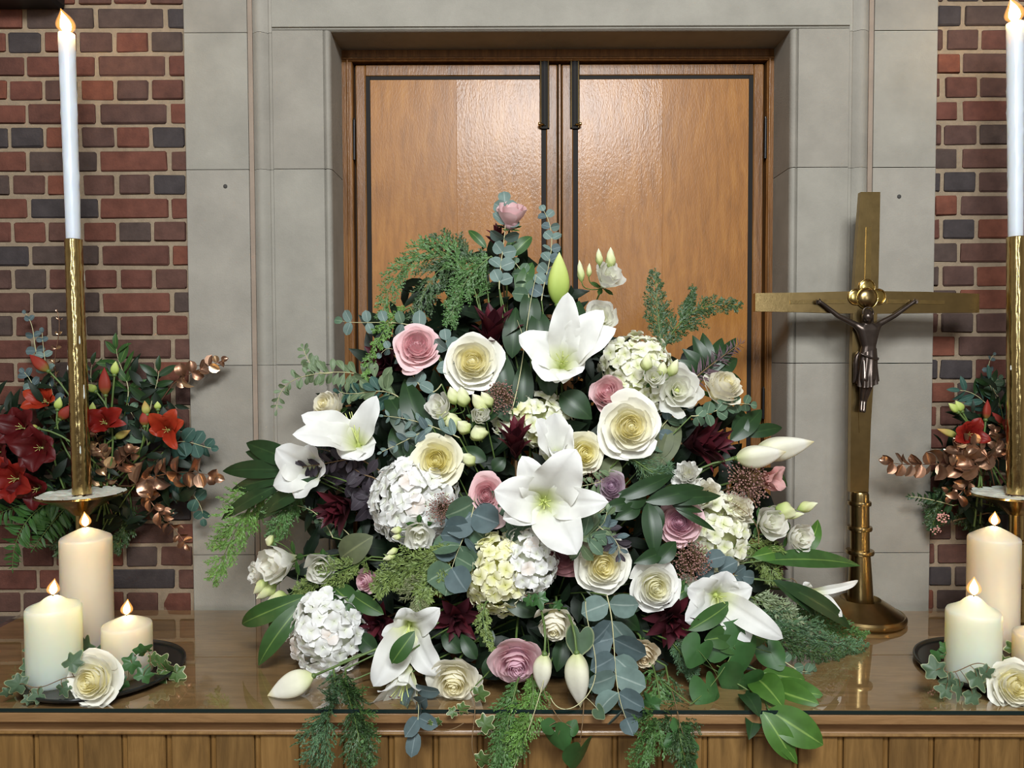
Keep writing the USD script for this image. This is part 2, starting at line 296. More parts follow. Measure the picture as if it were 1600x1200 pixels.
G_FILL = leafy('leaf_filler', lin(34, 50, 30), lin(24, 40, 24), rough=.5, spec=.3)
G_MID = leafy('leaf_mid', lin(112, 142, 70), lin(58, 94, 44), rough=.44)
G_BRIGHT = leafy('leaf_bright', lin(130, 164, 78), lin(76, 118, 46), rough=.44)
G_DULL = leafy('leaf_dull', lin(130, 136, 96), lin(98, 106, 74), rough=.6)
G_SILVER = leafy('leaf_grey_green', lin(150, 166, 128), lin(112, 132, 96), rough=.55)
EUC = leafy('eucalyptus_blue', lin(156, 172, 164), lin(116, 138, 131), rough=.6, spec=.3)
EUC_D = leafy('eucalyptus_slate', lin(124, 140, 142), lin(92, 110, 112), rough=.6, spec=.3)
EUC_G = leafy('eucalyptus_green', lin(140, 160, 132), lin(94, 120, 96), rough=.6, spec=.3)
EUC_T = leafy('eucalyptus_teal', lin(96, 126, 112), lin(58, 92, 82), rough=.6, spec=.3)
PURPLE = leafy('leaf_purple_black', lin(84, 76, 84), lin(62, 54, 62), rough=.6)
ASTER = leafy('plume_mauve', lin(116, 92, 98), lin(98, 76, 84), rough=.7)
BURG = petal('burgundy_bract', [(0, lin(66, 34, 36)), (.5, lin(88, 32, 40)), (1, lin(100, 38, 49))], .2, .45)
BURG_D = petal('burgundy_dark', [(0, lin(52, 32, 34)), (.5, lin(68, 28, 35)), (1, lin(76, 32, 41))], .15, .45)
RED = petal('red_lily_petal', [(0, lin(130, 40, 26)), (.5, lin(124, 23, 19)), (1, lin(142, 38, 25))], .3, .45)
ORANGE = petal('orange_lily_petal', [(0, lin(140, 46, 26)), (.5, lin(158, 46, 25)), (1, lin(174, 62, 33))], .3, .45)
CRIMSON = petal('crimson_petal', [(0, lin(92, 16, 20)), (.5, lin(78, 14, 16)), (1, lin(92, 22, 24))], .25, .45)
COPPER = plain('copper_leaf', lin(172, 136, 112), .28, metal=.9, vary=.2, scale=40)
COPPER_D = plain('bronze_leaf', lin(138, 102, 80), .36, metal=.8, vary=.25, scale=40)
GOLDP = plain('gold_painted_leaf', lin(206, 170, 130), .3, metal=.9)
PINE = plain('conifer_green', lin(70, 106, 52), .55, vary=.3, scale=30)
PINE_L = plain('conifer_light', lin(92, 130, 56), .55, vary=.3, scale=30)
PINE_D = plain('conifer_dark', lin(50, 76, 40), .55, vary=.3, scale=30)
PINE_B = plain('conifer_blue', lin(68, 98, 66), .6, vary=.3, scale=30)
PINE_Y = plain('fern_yellow_green', lin(108, 126, 64), .55, vary=.3, scale=30)
FERN_L = leafy('fern_pinna', lin(84, 124, 58), lin(58, 100, 44), rough=.5)
FERN = plain('fern_green', lin(52, 92, 44), .55, vary=.25, scale=30)
SKIM = plain('skimmia_bud', lin(142, 104, 96), .6, vary=.35, scale=120)
PINKB = plain('wax_flower_pink', lin(206, 150, 140), .5)
IVY = leafy('ivy_green', lin(126, 156, 96), lin(62, 102, 54), rough=.4)
IVY_G = leafy('ivy_grey', lin(120, 140, 110), lin(84, 108, 80), lin(150, 160, 120), rough=.5)
IVY_V = leafy('ivy_variegated', lin(120, 140, 84), lin(84, 112, 58), lin(214, 212, 168), rough=.45)
CALLA = petal('calla_pink', [(0, lin(150, 120, 90)), (.4, lin(206, 150, 142)), (1, lin(232, 186, 184))], .3)
FOAM = plain('floral_foam', lin(40, 70, 40), .95)
VASEM = plain('dark_vase', lin(26, 26, 26), .25)
# ------------------------------------------------------------------ the setting: floor, brick walls, stone surround, doors
YB, YS, YD = 2.100, 2.085, 2.230             # brick face, stone face, door face
fl = Thing('floor', 'brown carpet floor in front of the altar', kind='structure')
fl.part('carpet', cbox((-4.2, -7.2, -.02), (4.2, 2.12, 0), .001), FLOORM, False)
for nm, lab, lo, hi, m_ in (('wall_west', 'cream plaster side wall of the chapel beyond the ferns', (-4.2, -7.2, 0), (-4.0, 2.3, 4.8), PLASTER), ('wall_east', 'cream plaster side wall of the chapel beyond the crucifix', (4.0, -7.2, 0), (4.2, 2.3, 4.8), PLASTER),
                         ('wall_rear', 'cream plaster rear wall of the chapel facing the altar', (-4.2, -7.2, 0), (4.2, -7.0, 4.8), PLASTER), ('ceiling', 'brown timber ceiling over the chapel', (-4.2, -7.2, 4.7), (4.2, 2.4, 4.8), CEIL)):
    sh = Thing(nm, lab, kind='structure'); sh.part('surface', cbox(lo, hi, .001), m_, False)

def zx(px, py, d): p = P(px, py, d); return p[0], p[2]
LINE_Z = P(500, 526, YB)[2]; ROW = 36.35 * YB / F
def brick_wall(name, label, x_lo, x_hi, joint_x, first_header_offset):
    w = Thing(name, label, kind='structure')
    z_lo, z_hi = Z0 - .12, P(800, -40, YB)[2]
    w.part('mortar', cbox((x_lo, YB + .006, 0), (x_hi, YB + .12, z_hi + .3), .001), MORTAR, False)
    far = (-4.0, x_lo) if x_lo < -1 else (x_hi, 4.0)
    w.part('far_brickwork', cbox((far[0], YB + .003, 0), (far[1], YB + .12, 4.7), .001), BRICKFAR, False)
    w.part('far_brickwork', cbox((x_lo, YB, z_hi + .04), (x_hi, YB + .12, 4.7), .001), BRICKFAR, False)
    bw = 109.6 * YB / F; j = .0115
    k0, k1 = int((z_lo - LINE_Z) // ROW), int((z_hi - LINE_Z) // ROW)
    for k in range(k0, k1 + 1):
        zb = LINE_Z + k * ROW
        stretch = (k % 2) != 0                                     # courses of stretchers and of headers take turns
        pitch = bw if stretch else bw / 2
        x = joint_x + (0 if stretch else bw / 4) - 40 * pitch
        while x < x_hi:
            a, b = max(x + j / 2, x_lo), min(x + pitch - j / 2, x_hi)
            if b - a > .012:
                js = rng.normal(0, .0011, 4)
                v, f = cbox((a + js[0], YB - .001 + abs(js[2]) * 1.5, zb + j / 2 + js[1] * .6), (b + js[2], YB + .05, zb + ROW - j / 2 + js[3] * .6), .0035)
                v = v + rng.normal(0, .0006, v.shape)
                i = int(rng.choice(8, p=[.17, .15, .14, .14, .13, .10, .10, .07]))
                w.part('brick', (v, f), BRICKS[i], 35)
            x += pitch
    return w
XL0, XL1 = P(-330, 500, YB)[0], P(297, 500, YB)[0] + .01
XR0, XR1 = P(1464, 500, YB)[0] - .01, P(2010, 500, YB)[0]
brick_wall('wall_left', 'dark red brick wall with sandy mortar behind the red lily arrangement with long ferns', XL0, XL1, P(159, 545, YB)[0], 0)
brick_wall('wall_right', 'narrower strip of dark red brick wall beyond the brass crucifix', XR0, XR1, P(1496.5, 545, YB)[0], 0)

# pale stone surround: outer pilaster with a roll moulding, inner jamb with a bead, lintel on top
st = Thing('trim_1', 'pale grey limestone surround framing the varnished double doors', kind='structure')
XC = P(876.5, 300, YS)[0]
def sx(px): return P(px, 300, YS)[0] - XC     # from a pixel of the left jamb to a distance from the door's axis (negative)
xo, xg1, xr0, xr1, xg2, xi0, xi1 = [sx(q) for q in (291, 390, 397, 421, 428, 507, 517)]
def mirror(pr, side): return [(XC + side * -a if side > 0 else XC + a, b) for a, b in (pr if side < 0 else pr[::-1])]
ztop = P(800, -60, YS)[2]
cuts_out = [P(340, q, YS)[2] for q in (51, 265, 571, 867)]
cuts_in = [P(460, q, YS)[2] for q in (47, 264, 570, 866)]
G = .0009
def arc(x0, x1, y0, h, n=10): return [(x0 + (x1 - x0) * i / n, y0 - h * math.sin(math.pi * i / n)) for i in range(n + 1)]
out_prof = [(xo, YS + .10), (xo, YS + .002), (xo + .002, YS), (xg1 - .001, YS)] + [(xg1, YS + .10)]
strip_prof = [(xg1, YS + .10), (xg1, YS + .003), (xr0, YS + .003), (xr0, YS + .10)]
roll_prof = [(xr0, YS + .10)] + arc(xr0, xr1, YS + .007, .012) + [(xr1 + .001, YS + .006), (xr1 + .004, YS + .004), (xg2 - .002, YS + .004), (xg2, YS + .007), (xg2, YS + .10)]
in_prof = [(xg2, YS + .16), (xg2, YS + .001), (xg2 + .002, YS), (xi0, YS), (xi0 + .0015, YS + .005)] + arc(xi0 + .002, xi1, YS + .006, .006, 6) + [(xi1 + .003, YS + .014), (xi1 + .004, YD + .06), (xg2, YD + .06)]
k = 0
st.part('upper_stone', cbox((XC + xo, YS, ztop + .001), (XC - xo, YS + .16, 4.7), .002), STONES[1], False)
for side in (-1, 1):
    zs = [0.0] + sorted(cuts_out) + [ztop]
    for a, b in zip(zs, zs[1:]):
        st.part('stone', extrude_z(mirror(out_prof, side), a + G, b - G), STONES[k % 3], 30)
        st.part('groove_strip', extrude_z(mirror(strip_prof, side), a, b), PINKSTONE, False)
        st.part('roll_moulding', extrude_z(mirror(roll_prof, side), a + G / 2, b - G / 2), STONES[(k + 1) % 3], 30); k += 1
    zs = [0.0] + sorted(cuts_in)
    for a, b in zip(zs, zs[1:]):
        st.part('stone', extrude_z(mirror(in_prof, side), a + G, b - G), STONES[(k + 2) % 3], 30); k += 1
zl = max(cuts_in); zop = P(876, 44, YS)[2]
lint = [(YD + .06, zl + G), (YS + .014, zl + G - .004), (YS + .008, zl + .0), (YS + .003, zl + .003), (YS + .006, zl + .007), (YS, zl + .009), (YS, ztop), (YD + .06, ztop)]
st.part('lintel_stone', extrude_x([(b, c) for b, c in lint], XC + xg2, XC - xg2), STONES[0], 30)
for q in ((352, 291), (1405, 307)):
    c = P(*q, YS - .0008); st.part('dark_plug', (lambda m: (np.array(m.vertices) * [1, .4, 1] + c, np.array(m.faces)))(trimesh.creation.icosphere(2, .0055)), PLUG)

# door case and the two leaves
def dx(px): return P(px, 300, YD)[0]
def dz(py): return P(873, py, YD)[2]
DC = (dx(530) + dx(1219)) / 2; h0 = dx(873) - dx(530)
def mx(px): return (dx(px) - DC)              # left-hand pixel to distance from the axis
fr = Thing('trim_2', 'dark oak door case set inside the stone opening', kind='structure')
zt = dz(76)
for s, nm in ((-1, 'jamb'), (1, 'jamb')):
    a, b = sorted((DC - s * mx(526), DC - s * mx(553.5)))
    fr.part('jamb', cbox((a, YD - .012, 0), (b, YD + .05, dz(97)), .003), FRAMEWOOD, 30)
    a, b = sorted((DC - s * mx(531), DC - s * mx(535)))
    fr.part('jamb_bead', tube([(a, YD - .013, .3), (a, YD - .013, dz(88))], .004, 8), FRAMEWOOD)
    a, b = sorted((DC - s * mx(546), DC - s * mx(550)))
    fr.part('jamb_bead', tube([(a, YD - .012, .3), (a, YD - .012, dz(95))], .0035, 8), FRAMEWOOD)
fr.part('header', cbox((DC + mx(526), YD - .012, dz(97)), (DC - mx(526), YD + .05, dz(74)), .003), FRAMEWOOD, 30)
fr.part('header_bead', tube([(DC + mx(530), YD - .013, dz(93)), (DC - mx(530), YD - .013, dz(93))], .0035, 8), FRAMEWOOD)
fr.part('dark_rebate', cbox((DC + mx(520), YD + .022, 0), (DC - mx(520), YD + .05, dz(60)), .001), DARKGAP, False)
def leaf(n, s, label):
    d = Thing(f'door_{n}', label, kind='structure')
    def X(px): return DC + (mx(px) if s < 0 else -mx(px))
    def bx(pa, pb, ya, yb, za, zb, c=.001): a, b = sorted((X(pa), X(pb))); return cbox((a, ya, min(za, zb)), (b, yb, max(za, zb)), c)
    zb_ = Z0 - .75
    d.part('stile', bx(557, 573, YD - .002, YD + .03, zb_, dz(101), .003), FRAMEWOOD, 30)
    d.part('stile', bx(853.5, 871, YD - .002, YD + .03, zb_, dz(101), .003), FRAMEWOOD, 30)
    d.part('top_rail', bx(573, 853.5, YD - .002, YD + .03, dz(118), dz(101), .002), FRAMEWOOD, 30)
    d.part('veneer_panel', bx(580, 714, YD, YD + .03, zb_, dz(124), .0005), VENEER_A, False, label='satin outer veneer')
    d.part('veneer_panel', bx(714, 846, YD, YD + .03, zb_, dz(124), .0005), VENEER_B, False, label='glossier rippled inner veneer')
    for pa, pb in ((573, 580), (846, 853.5)):
        d.part('inlay_strip', bx(pa, pb, YD + .0012, YD + .028, zb_, dz(118), .0005), INLAY, False)
    d.part('inlay_strip', bx(580, 846, YD + .0012, YD + .028, dz(124), dz(118), .0005), INLAY, False)
    for za, zb in ((188, 250), (608, 655)):
        hg = d.part('hinge', tube([(X(555.3), YD - .009, dz(zb)), (X(555.3), YD - .009, dz(za))], .0042, 10), IRON, 40)
        d.part('hinge_pin_cap', tube([(X(555.3), YD - .009, dz(za)), (X(555.3), YD - .009, dz(za - 3))], .0028, 8), IRON, 40, parent=hg)
    bo = d.part('slide_bolt', bx(843.5, 858.5, YD - .006, YD - .002, dz(202), dz(83), .001), INLAY, 30)
    d.part('bolt_rail', tube([(X(845.3), YD - .009, dz(201)), (X(845.3), YD - .009, dz(84))], .0019, 8), BRASS_DULL, 40, parent=bo)
    d.part('bolt_rail', tube([(X(856.7), YD - .009, dz(201)), (X(856.7), YD - .009, dz(84))], .0019, 8), BRASS_DULL, 40, parent=bo)
    d.part('bolt_bar', bx(848.5, 853.5, YD - .009, YD - .005, dz(198), dz(80), .001), INLAY, 30, parent=bo)
    kb = P(843 if s < 0 else 901, 193, YD - .02)
    d.part('bolt_knob', tube([(X(850), YD - .007, kb[2]), (X(846), YD - .014, kb[2]), (X(843.5), YD - .016, kb[2]), (X(841), YD - .017, kb[2])], [.003, .003, .006, .004], 10), BRASS, parent=bo)
leaf(1, -1, 'varnished veneered door leaf behind the drooping conifer spray and the top rose')
leaf(2, 1, 'varnished veneered door leaf nearest to the crucifix')
astr = Thing('trim_3', 'thin oak cover strip where the two door leaves meet', kind='structure')
astr.part('cover_strip', cbox((DC - .0035, YD - .004, .2), (DC + .0035, YD + .01, dz(101)), .0015), FRAMEWOOD, 30)

bxs = Thing('wall_speaker', 'black box fixed high on the brick wall above the taper candle', 'speaker', at=P(20, 0, 2.03))
a, b = P(-60, 16, YB), P(66, -60, 2.0)
bxs.part('case', cbox((a[0], 2.0, a[2]), (b[0], YB + .003, b[2]), .008), BLACK, 30)
bxs.part('lower_lip', cbox((a[0] + .01, 1.994, a[2] + .004), (b[0] - .008, 2.0, a[2] + .012), .002), IRON, 30)

# ------------------------------------------------------------------ the altar with its glass top
YAW = -.75; YF = 1.463; YBK = 2.068; HW = 1.32
al = Thing('altar_table', 'panelled oak altar with a moulded front edge under the sheet of glass', 'altar', at=(0, 1.78, 0), rotz=YAW)
zt_ = Z0 - .0085
al.part('top_board', cbox((-HW, YF - .002, zt_ - .0215), (HW, YBK, zt_), .003), OAK_TOP, 30)
cove = [(YF + .012, zt_ - .0215), (YF + .014, zt_ - .028), (YF + .019, zt_ - .036), (YF + .022, zt_ - .045), (YF + .020, zt_ - .048), (YF + .06, zt_ - .048), (YF + .06, zt_ - .0215)]
al.part('cove_moulding', extrude_x(cove, -HW + .01, HW - .01), OAK_TOP, 25)
al.part('bead_moulding', tube([(-HW + .01, YF + .021, zt_ - .0515), (HW - .01, YF + .021, zt_ - .0515)], .0035, 10), BEADWOOD)
al.part('carcass', cbox((-HW + .03, YF + .05, .02), (HW - .03, YBK - .02, zt_ - .0215), .003), OAK[1], False)
pitch = 71.2 * (YF + .03) / F; n = 0
x = P(54, 1180, YF + .03)[0] - 6 * pitch
while x + pitch < HW - .01:
    if x > -HW + .01:
        al.part('front_board', cbox((x + .0062, YF + .026, .03), (x + pitch - .0062, YF + .05, zt_ - .051), .0025), OAK[n % 3], 30)
        al.part('bead_strip', cbox((x - .0052, YF + .029, .03), (x + .0052, YF + .05, zt_ - .051), .003), BEADWOOD, 30)
    x += pitch; n += 1
gl = Thing('glass_table_cover', 'sheet of clear plate glass covering the whole altar top', 'glass sheet', at=(0, 1.78, 0), rotz=YAW)
gl.part('pane', cbox((-HW + .004, YF - .002, zt_ + .0004), (HW - .004, YBK - .002, Z0), .0008), GLASS, False)
gl.part('polished_edge', cbox((-HW + .004, YF - .0035, zt_ + .0006), (HW - .004, YF - .0021, Z0 - .0004), .0004), GLASSEDGE, False)

# ------------------------------------------------------------------ candles
def flame_part(t, c, h, lean, wick):
    """teardrop flame of height h standing on c"""
    wk = t.part('wick', tube([c - [0, 0, .006], c + [0, 0, wick * .6], c + [lean * .1, 0, wick]], .0011, 6), WICK)
    prof = np.linspace(0, 1, 12); r = h * .24 * np.sin(np.pi * np.clip(prof, 0.02, .995) ** .62) ** 1.15 + .0003
    ax = np.stack([lean * prof ** 1.8, 0 * prof, h * prof], 1) + c + [0, 0, wick * .55]
    v, f = tube(ax, r, 14)
    al_ = np.r_[np.repeat(prof, 14), 0, 1]
    fl_ = t.part('flame', (v, f, al_), FLAME, label='bright burning flame')
    ax2 = np.stack([lean * 1.1 * prof ** 1.8, 0 * prof, h * (1.16 * prof - .03)], 1) + c + [0, 0, wick * .55]; t.part('halo_shell', tube(ax2, r * 1.75, 16), HALO_SHELL, parent=fl_, label='added orange halo shell around the flame')  # added see-through shell, its orange glow stands in for a halo
def pillar(name, label, px, py, d, rpx, top_py, apex_py, flame_px, wax, kind='cone', group='burning pillar candles'):
    base = P(px, py, d); base[2] = TZ
    r = rpx * d / F; zs = P(px, top_py, d)[2] - TZ; za = P(px, apex_py, d)[2] - TZ
    t = Thing(name, label, 'candle', group, at=base)
    if kind == 'cone':
        prof = [(0, 0), (r * .96, 0), (r, .004), (r, zs - .006), (r * .985, zs - .002), (r * .95, zs + .001), (r * .6, zs + (za - zs) * .5), (r * .25, zs + (za - zs) * .88), (r * .08, za), (0, za)]
    else:
        h = za - zs
        prof = [(0, 0), (r * .96, 0), (r, .004), (r, zs - .008), (r * .99, zs - .002), (r * .95, zs + h * .08), (r * .75, zs + h * .25), (r * .5, zs + h * .5), (r * .33, zs + h * .8), (r * .2, zs + h * .97), (r * .08, za), (0, za)]
    pr = [prof[0]]
    for a_, b_ in zip(prof, prof[1:]):
        m_ = max(1, int(np.hypot(b_[0] - a_[0], b_[1] - a_[1]) / .012)); pr += [(a_[0] + (b_[0] - a_[0]) * i / m_, a_[1] + (b_[1] - a_[1]) * i / m_) for i in range(1, m_ + 1)]
    t.part('wax_body', lathe(pr, base, 56), wax, 40)
    flame_part(t, base + [0, 0, za], *flame_px)
def tray(label, px, py, rp):
    d = table_d(py); c = P(px, py, d); c[2] = Z0; r = rp * d / F
    t = Thing('round_candle_tray', label, 'tray', 'black candle trays', at=c)
    t.part('plate', lathe([(0, 0), (r * .93, 0), (r * .985, .004), (r, .009), (r * .995, .012), (r * .975, .012), (r * .955, .008), (r * .93, .0062), (0, .0062)], c, 72), SLATE, 35)
TZ = Z0 + .0064
tray('round black candle tray at the lily side, its tall candle standing before the ferns', 164, 1054, 119)
tray('round black candle tray nearest to the crucifix', 1558, 1054, 119)
pillar('pillar_candle', 'tall cream pillar candle in front of the candlestick beside the ferns', 138, 1012, 1.785, 37.5, 839, 824, (.030, -.002, .006), WAX)
pillar('pillar_candle', 'ivory pillar candle with a peaked top before the tall one by the ferns', 86.5, 1076, 1.585, 40, 948, 931, (.029, .004, .007), WAX_COOL, 'peak')
pillar('pillar_candle', 'shortest pillar candle, on the tray behind the half-open tray rose', 200, 1064, 1.625, 37, 975, 962, (.029, .003, .006), WAX)
pillar('pillar_candle', 'tall cream pillar candle on the tray nearest to the crucifix', 1550, 1012, 1.785, 37, 839, 822, (.028, .001, .006), WAX)
pillar('pillar_candle', 'ivory pillar candle with a peaked top on the tray nearest to the crucifix', 1519, 1074, 1.585, 39.5, 955, 932, (.033, .0, .008), WAX_COOL, 'peak')
pillar('pillar_candle', 'short pillar candle mostly out of frame, on the tray nearest to the crucifix', 1623, 1060, 1.63, 37, 990, 978, (.028, .003, .006), WAX)

# tall brass candlesticks with white tapers
def candlestick(label, taper_label, topx, topy, tubetop, panx, pany, d):
    a, b = P(panx, pany, d), P(topx, topy, d); ax = nrm(b - a); foot = a - ax * (a[2] - Z0) / ax[2]
    t = Thing('brass_candlestick', label, 'candlestick', 'tall altar candlesticks', at=foot)
    s = lambda q: np.linalg.norm(P(panx + (topx - panx) * (q - pany) / (topy - pany), q, d) - foot)
    X = nrm(np.cross([0, 1, 0], ax)); Y = np.cross(ax, X); k = d / F
    def turn(prof, n=40, wob=None):
        v, f = lathe(prof, n=n, wob=wob); return foot + v[:, :1] * X + v[:, 1:2] * Y + v[:, 2:] * ax, f
    def pebbled(R, Zz, th):
        q = np.stack([R * np.cos(th) * 260, R * np.sin(th) * 260, Zz * 110], -1); return R + (meshkit.noise(q, 3) - .5) * .0016 * (R > .01), Zz
    s0, s1 = s(pany), s(tubetop)
    zz = np.linspace(s0 - .005, s1, 70); r0, r1 = 14 * k, 12.6 * k
    t.part('tube', turn([(r0 + (r1 - r0) * (z - zz[0]) / (s1 - zz[0]), z) for z in zz] + [(r1 * 1.03, s1 + .001), (r1 * .9, s1 + .002), (r1 * .85, s1 - .01)], 36, pebbled), BRASS, 50)
    R = 66 * k
    pan = t.part('drip_pan', turn([(13 * k, s0 - 36 * k), (17 * k, s0 - 32 * k), (26 * k, s0 - 24 * k), (44 * k, s0 - 14 * k), (R, s0 - 5 * k), (R * 1.01, s0 - 2 * k), (R * .97, s0 - 2 * k), (40 * k, s0 - 12 * k), (13 * k, s0 - 14 * k)], 56), BRASS, 40)
    def crusty(R_, Zz, th):
        q = np.stack([R_ * np.cos(th) * 90, R_ * np.sin(th) * 90, 0 * R_], -1); return R_, Zz + (meshkit.fbm(q, 3, 5) - .5) * .012
    t.part('spilt_wax', turn([(14 * k, s0 - 9 * k)] + [(R * u, s0 - 6 * k + u * 4 * k) for u in np.linspace(.3, .95, 9)] + [(R * .97, s0 - 3 * k)], 56, crusty), WAXDRIP, parent=pan)
    lo = 0.0
    t.part('stem', turn([(0.05, 0), (.05, .006), (.046, .012), (.022, .02), (.0185, .03), (.0175, s0 * .30), (.0215, s0 * .30 + .003), (.0215, s0 * .30 + .008), (.017, s0 * .30 + .012), (.0168, s0 * .62), (.021, s0 * .62 + .003), (.021, s0 * .62 + .009), (.0165, s0 * .62 + .012), (.0165, s0 - 36 * k)], 36), BRASS, 40)
    for q, da, ln in ((pany - 230, .8, .02), (pany - 145, 1.1, .035), (pany - 60, .5, .02), (pany - 330, 2.4, .018), (pany - 190, -1.1, .012)):
        z = s(q); dr = X * math.sin(da) - Y * math.cos(da)
        if z < s1 - .03: t.part('wax_drip', tube([foot + ax * (z + ln * u) + dr * (13.4 * k) for u in np.linspace(0, 1, 6)], [.001, .0022, .0018, .0016, .0014, .0008], 8), WAXDRIP)
    c = Thing('taper_candle', taper_label, 'candle', 'burning taper candles', at=foot + ax * s1)
    s2 = s(topy)
    def drip(R_, Zz, th):
        q = np.stack([np.cos(th) * 2 + 0 * R_, np.sin(th) * 2 + 0 * R_, Zz * 40], -1); return R_ + np.maximum(0, meshkit.noise(q, 9) - .62) * .006 * (R_ > .004) * np.clip((Zz - s1) / .15, 0, 1), Zz
    rb, rt = 10.4 * k, 12 * k
    c.part('wax_body', turn([(rb, s1 - .01)] + [(rb + (rt - rb) * u, s1 + (s2 - s1) * u) for u in np.linspace(0.02, .985, 40)] + [(rt * .95, s2), (rt * .5, s2 - .003), (0, s2 - .004)], 28, drip), WAX_WHITE, 50)
    flame_part(c, foot + ax * (s2 - .004), .052, -.012, .012)
candlestick('tall brass candlestick with a drip pan full of wax, standing before the ferns', 'tall white taper burning below the black wall box', 104, 53, 375, 128, 768, 1.90)
candlestick('tall brass candlestick with a drip pan, partly out of frame beyond the crucifix', 'tall white taper burning beyond the crucifix', 1586, 36, 371, 1588, 768, 1.90)

# ------------------------------------------------------------------ brass crucifix
CD = 1.972
foot = P(1344, 971, CD); foot[2] = Z0
cr = Thing('brass_crucifix', 'polished brass altar crucifix with a dark bronze figure on a round stepped foot', 'crucifix', at=foot)
k = CD / F; base_top = P(1346, 768, CD)
axc = nrm(base_top - P(1344, 940, CD) + [0, 0, 0])
fx = P(1344, 940, CD)[0]; 
def cz(py): return P(1350, py, CD)[2]
cx_f = P(1344, 968, CD)[0]
R = 67 * k
cr.part('foot', lathe([(0, Z0 + .0005), (R * .97, Z0 + .0005), (R, Z0 + .006), (R * 1.0, Z0 + .012), (R * .96, Z0 + .0175), (R * .935, Z0 + .0165), (R * .91, Z0 + .019), (R * .7, Z0 + .035), (R * .45, Z0 + .052), (22 * k, cz(943)), (20 * k, cz(939))], (cx_f, CD, 0), 64), BRASS_DULL, 30)
px0 = cx_f
pxt = P(1342.5, 790, CD)[0]
def sl(z): u = (z - cz(940)) / (cz(770) - cz(940)); return px0 + (pxt - px0) * u
def lathe_lean(prof, n=40):
    v, f = lathe(prof, (0, CD, 0), n); v[:, 0] += np.array([sl(z) for z in v[:, 2]]); return v, f
cr.part('shaft', lathe_lean([(19.5 * k, cz(941)), (17.5 * k, cz(900)), (15.5 * k, cz(868)), (14.5 * k, cz(866)), (14.2 * k, cz(786)), (14 * k, cz(772)), (12.5 * k, cz(768.5)), (10 * k, cz(767)), (0, cz(766.5))]), BRASS_DULL, 35)
for q, rr in ((786, 17), (825, 18), (862, 20.5)):
    cr.part('ring', lathe_lean([(14 * k, cz(q + 3)), (rr * k, cz(q + 3)), (rr * 1.04 * k, cz(q)), (rr * k, cz(q - 3)), (14 * k, cz(q - 3))]), BRASS_DULL, 40)
cy0, cy1 = CD - .009, CD + .007
def pxz(pts): return [tuple(P(a, b, cy0)[[0, 2]]) for a, b in pts]
def plate(pts, y0, y1):
    pg = Polygon(pxz(pts)); m = trimesh.creation.extrude_polygon(pg, y1 - y0, engine='earcut'); v = m.vertices
    return np.stack([v[:, 0], v[:, 2] + y0, v[:, 1]], 1), np.array(m.faces)[:, ::-1]
cr.part('upright', plate([(1345, 300), (1375.5, 300), (1374, 380), (1372, 470), (1367, 560), (1361, 660), (1357, 769), (1328.5, 769), (1329.5, 660), (1331, 560), (1333.5, 470), (1339, 380)], cy0, cy1), BRASS_DULL, 25)
cr.part('cross_arm', plate([(1180, 458), (1260, 457), (1333, 455), (1374, 455), (1450, 456), (1530, 459), (1530, 488.5), (1450, 489), (1374, 490), (1333, 490), (1260, 488), (1180, 486.5)], cy0 - .0006, cy1 + .0006), BRASS_DULL, 25)
for a_, b_ in (((1234, 472), (1322, 471)), ((1386, 471), (1475, 472.5))):
    cr.part('raised_strip', plate([(a_[0], a_[1] - 3), (b_[0], b_[1] - 3), (b_[0], b_[1] + 3), (a_[0], a_[1] + 3)], cy0 - .003, cy0), BRASS, 25)
cr.part('raised_strip', plate([(1353, 355), (1361, 355), (1360, 438), (1351, 438)], cy0 - .003, cy0), BRASS, 25)
cr.part('raised_strip', plate([(1341, 640), (1349, 640), (1350, 676), (1342, 676)], cy0 - .002, cy0), BRASS_DULL, 25)
bc = P(1354, 466, cy0)
def ring(c, r, w, a0, a1, n=22):
    th = np.linspace(a0, a1, n); return tube([c + [r * math.cos(q), 0, r * math.sin(q)] for q in th], w, 8)
for ang in (math.pi / 2, 0.12, math.pi - .12):
    o = bc + np.array([math.cos(ang), 0, math.sin(ang)]) * 17 * k
    cr.part('quatrefoil_lobe', (lambda m: (np.array(m.vertices) * [1, .22, 1] + o + [0, -.001, 0], np.array(m.faces)))(trimesh.creation.icosphere(3, 11.5 * k)), BRASS_HI)
    cr.part('lobe_rim', ring(o + [0, -.003, 0], 12 * k, .0016, ang - 2.2, ang + 2.2), BRASS, True)
cr.part('boss', (lambda m: (np.array(m.vertices) * [1, .55, 1] + bc + [0, -.002, 0], np.array(m.faces)))(trimesh.creation.icosphere(4, 16 * k)), BRASS_DULL)
cr.part('boss_rim', ring(bc + [0, -.004, 0], 16.5 * k, .0014, 0, 2 * math.pi, 40), BRASS_HI)
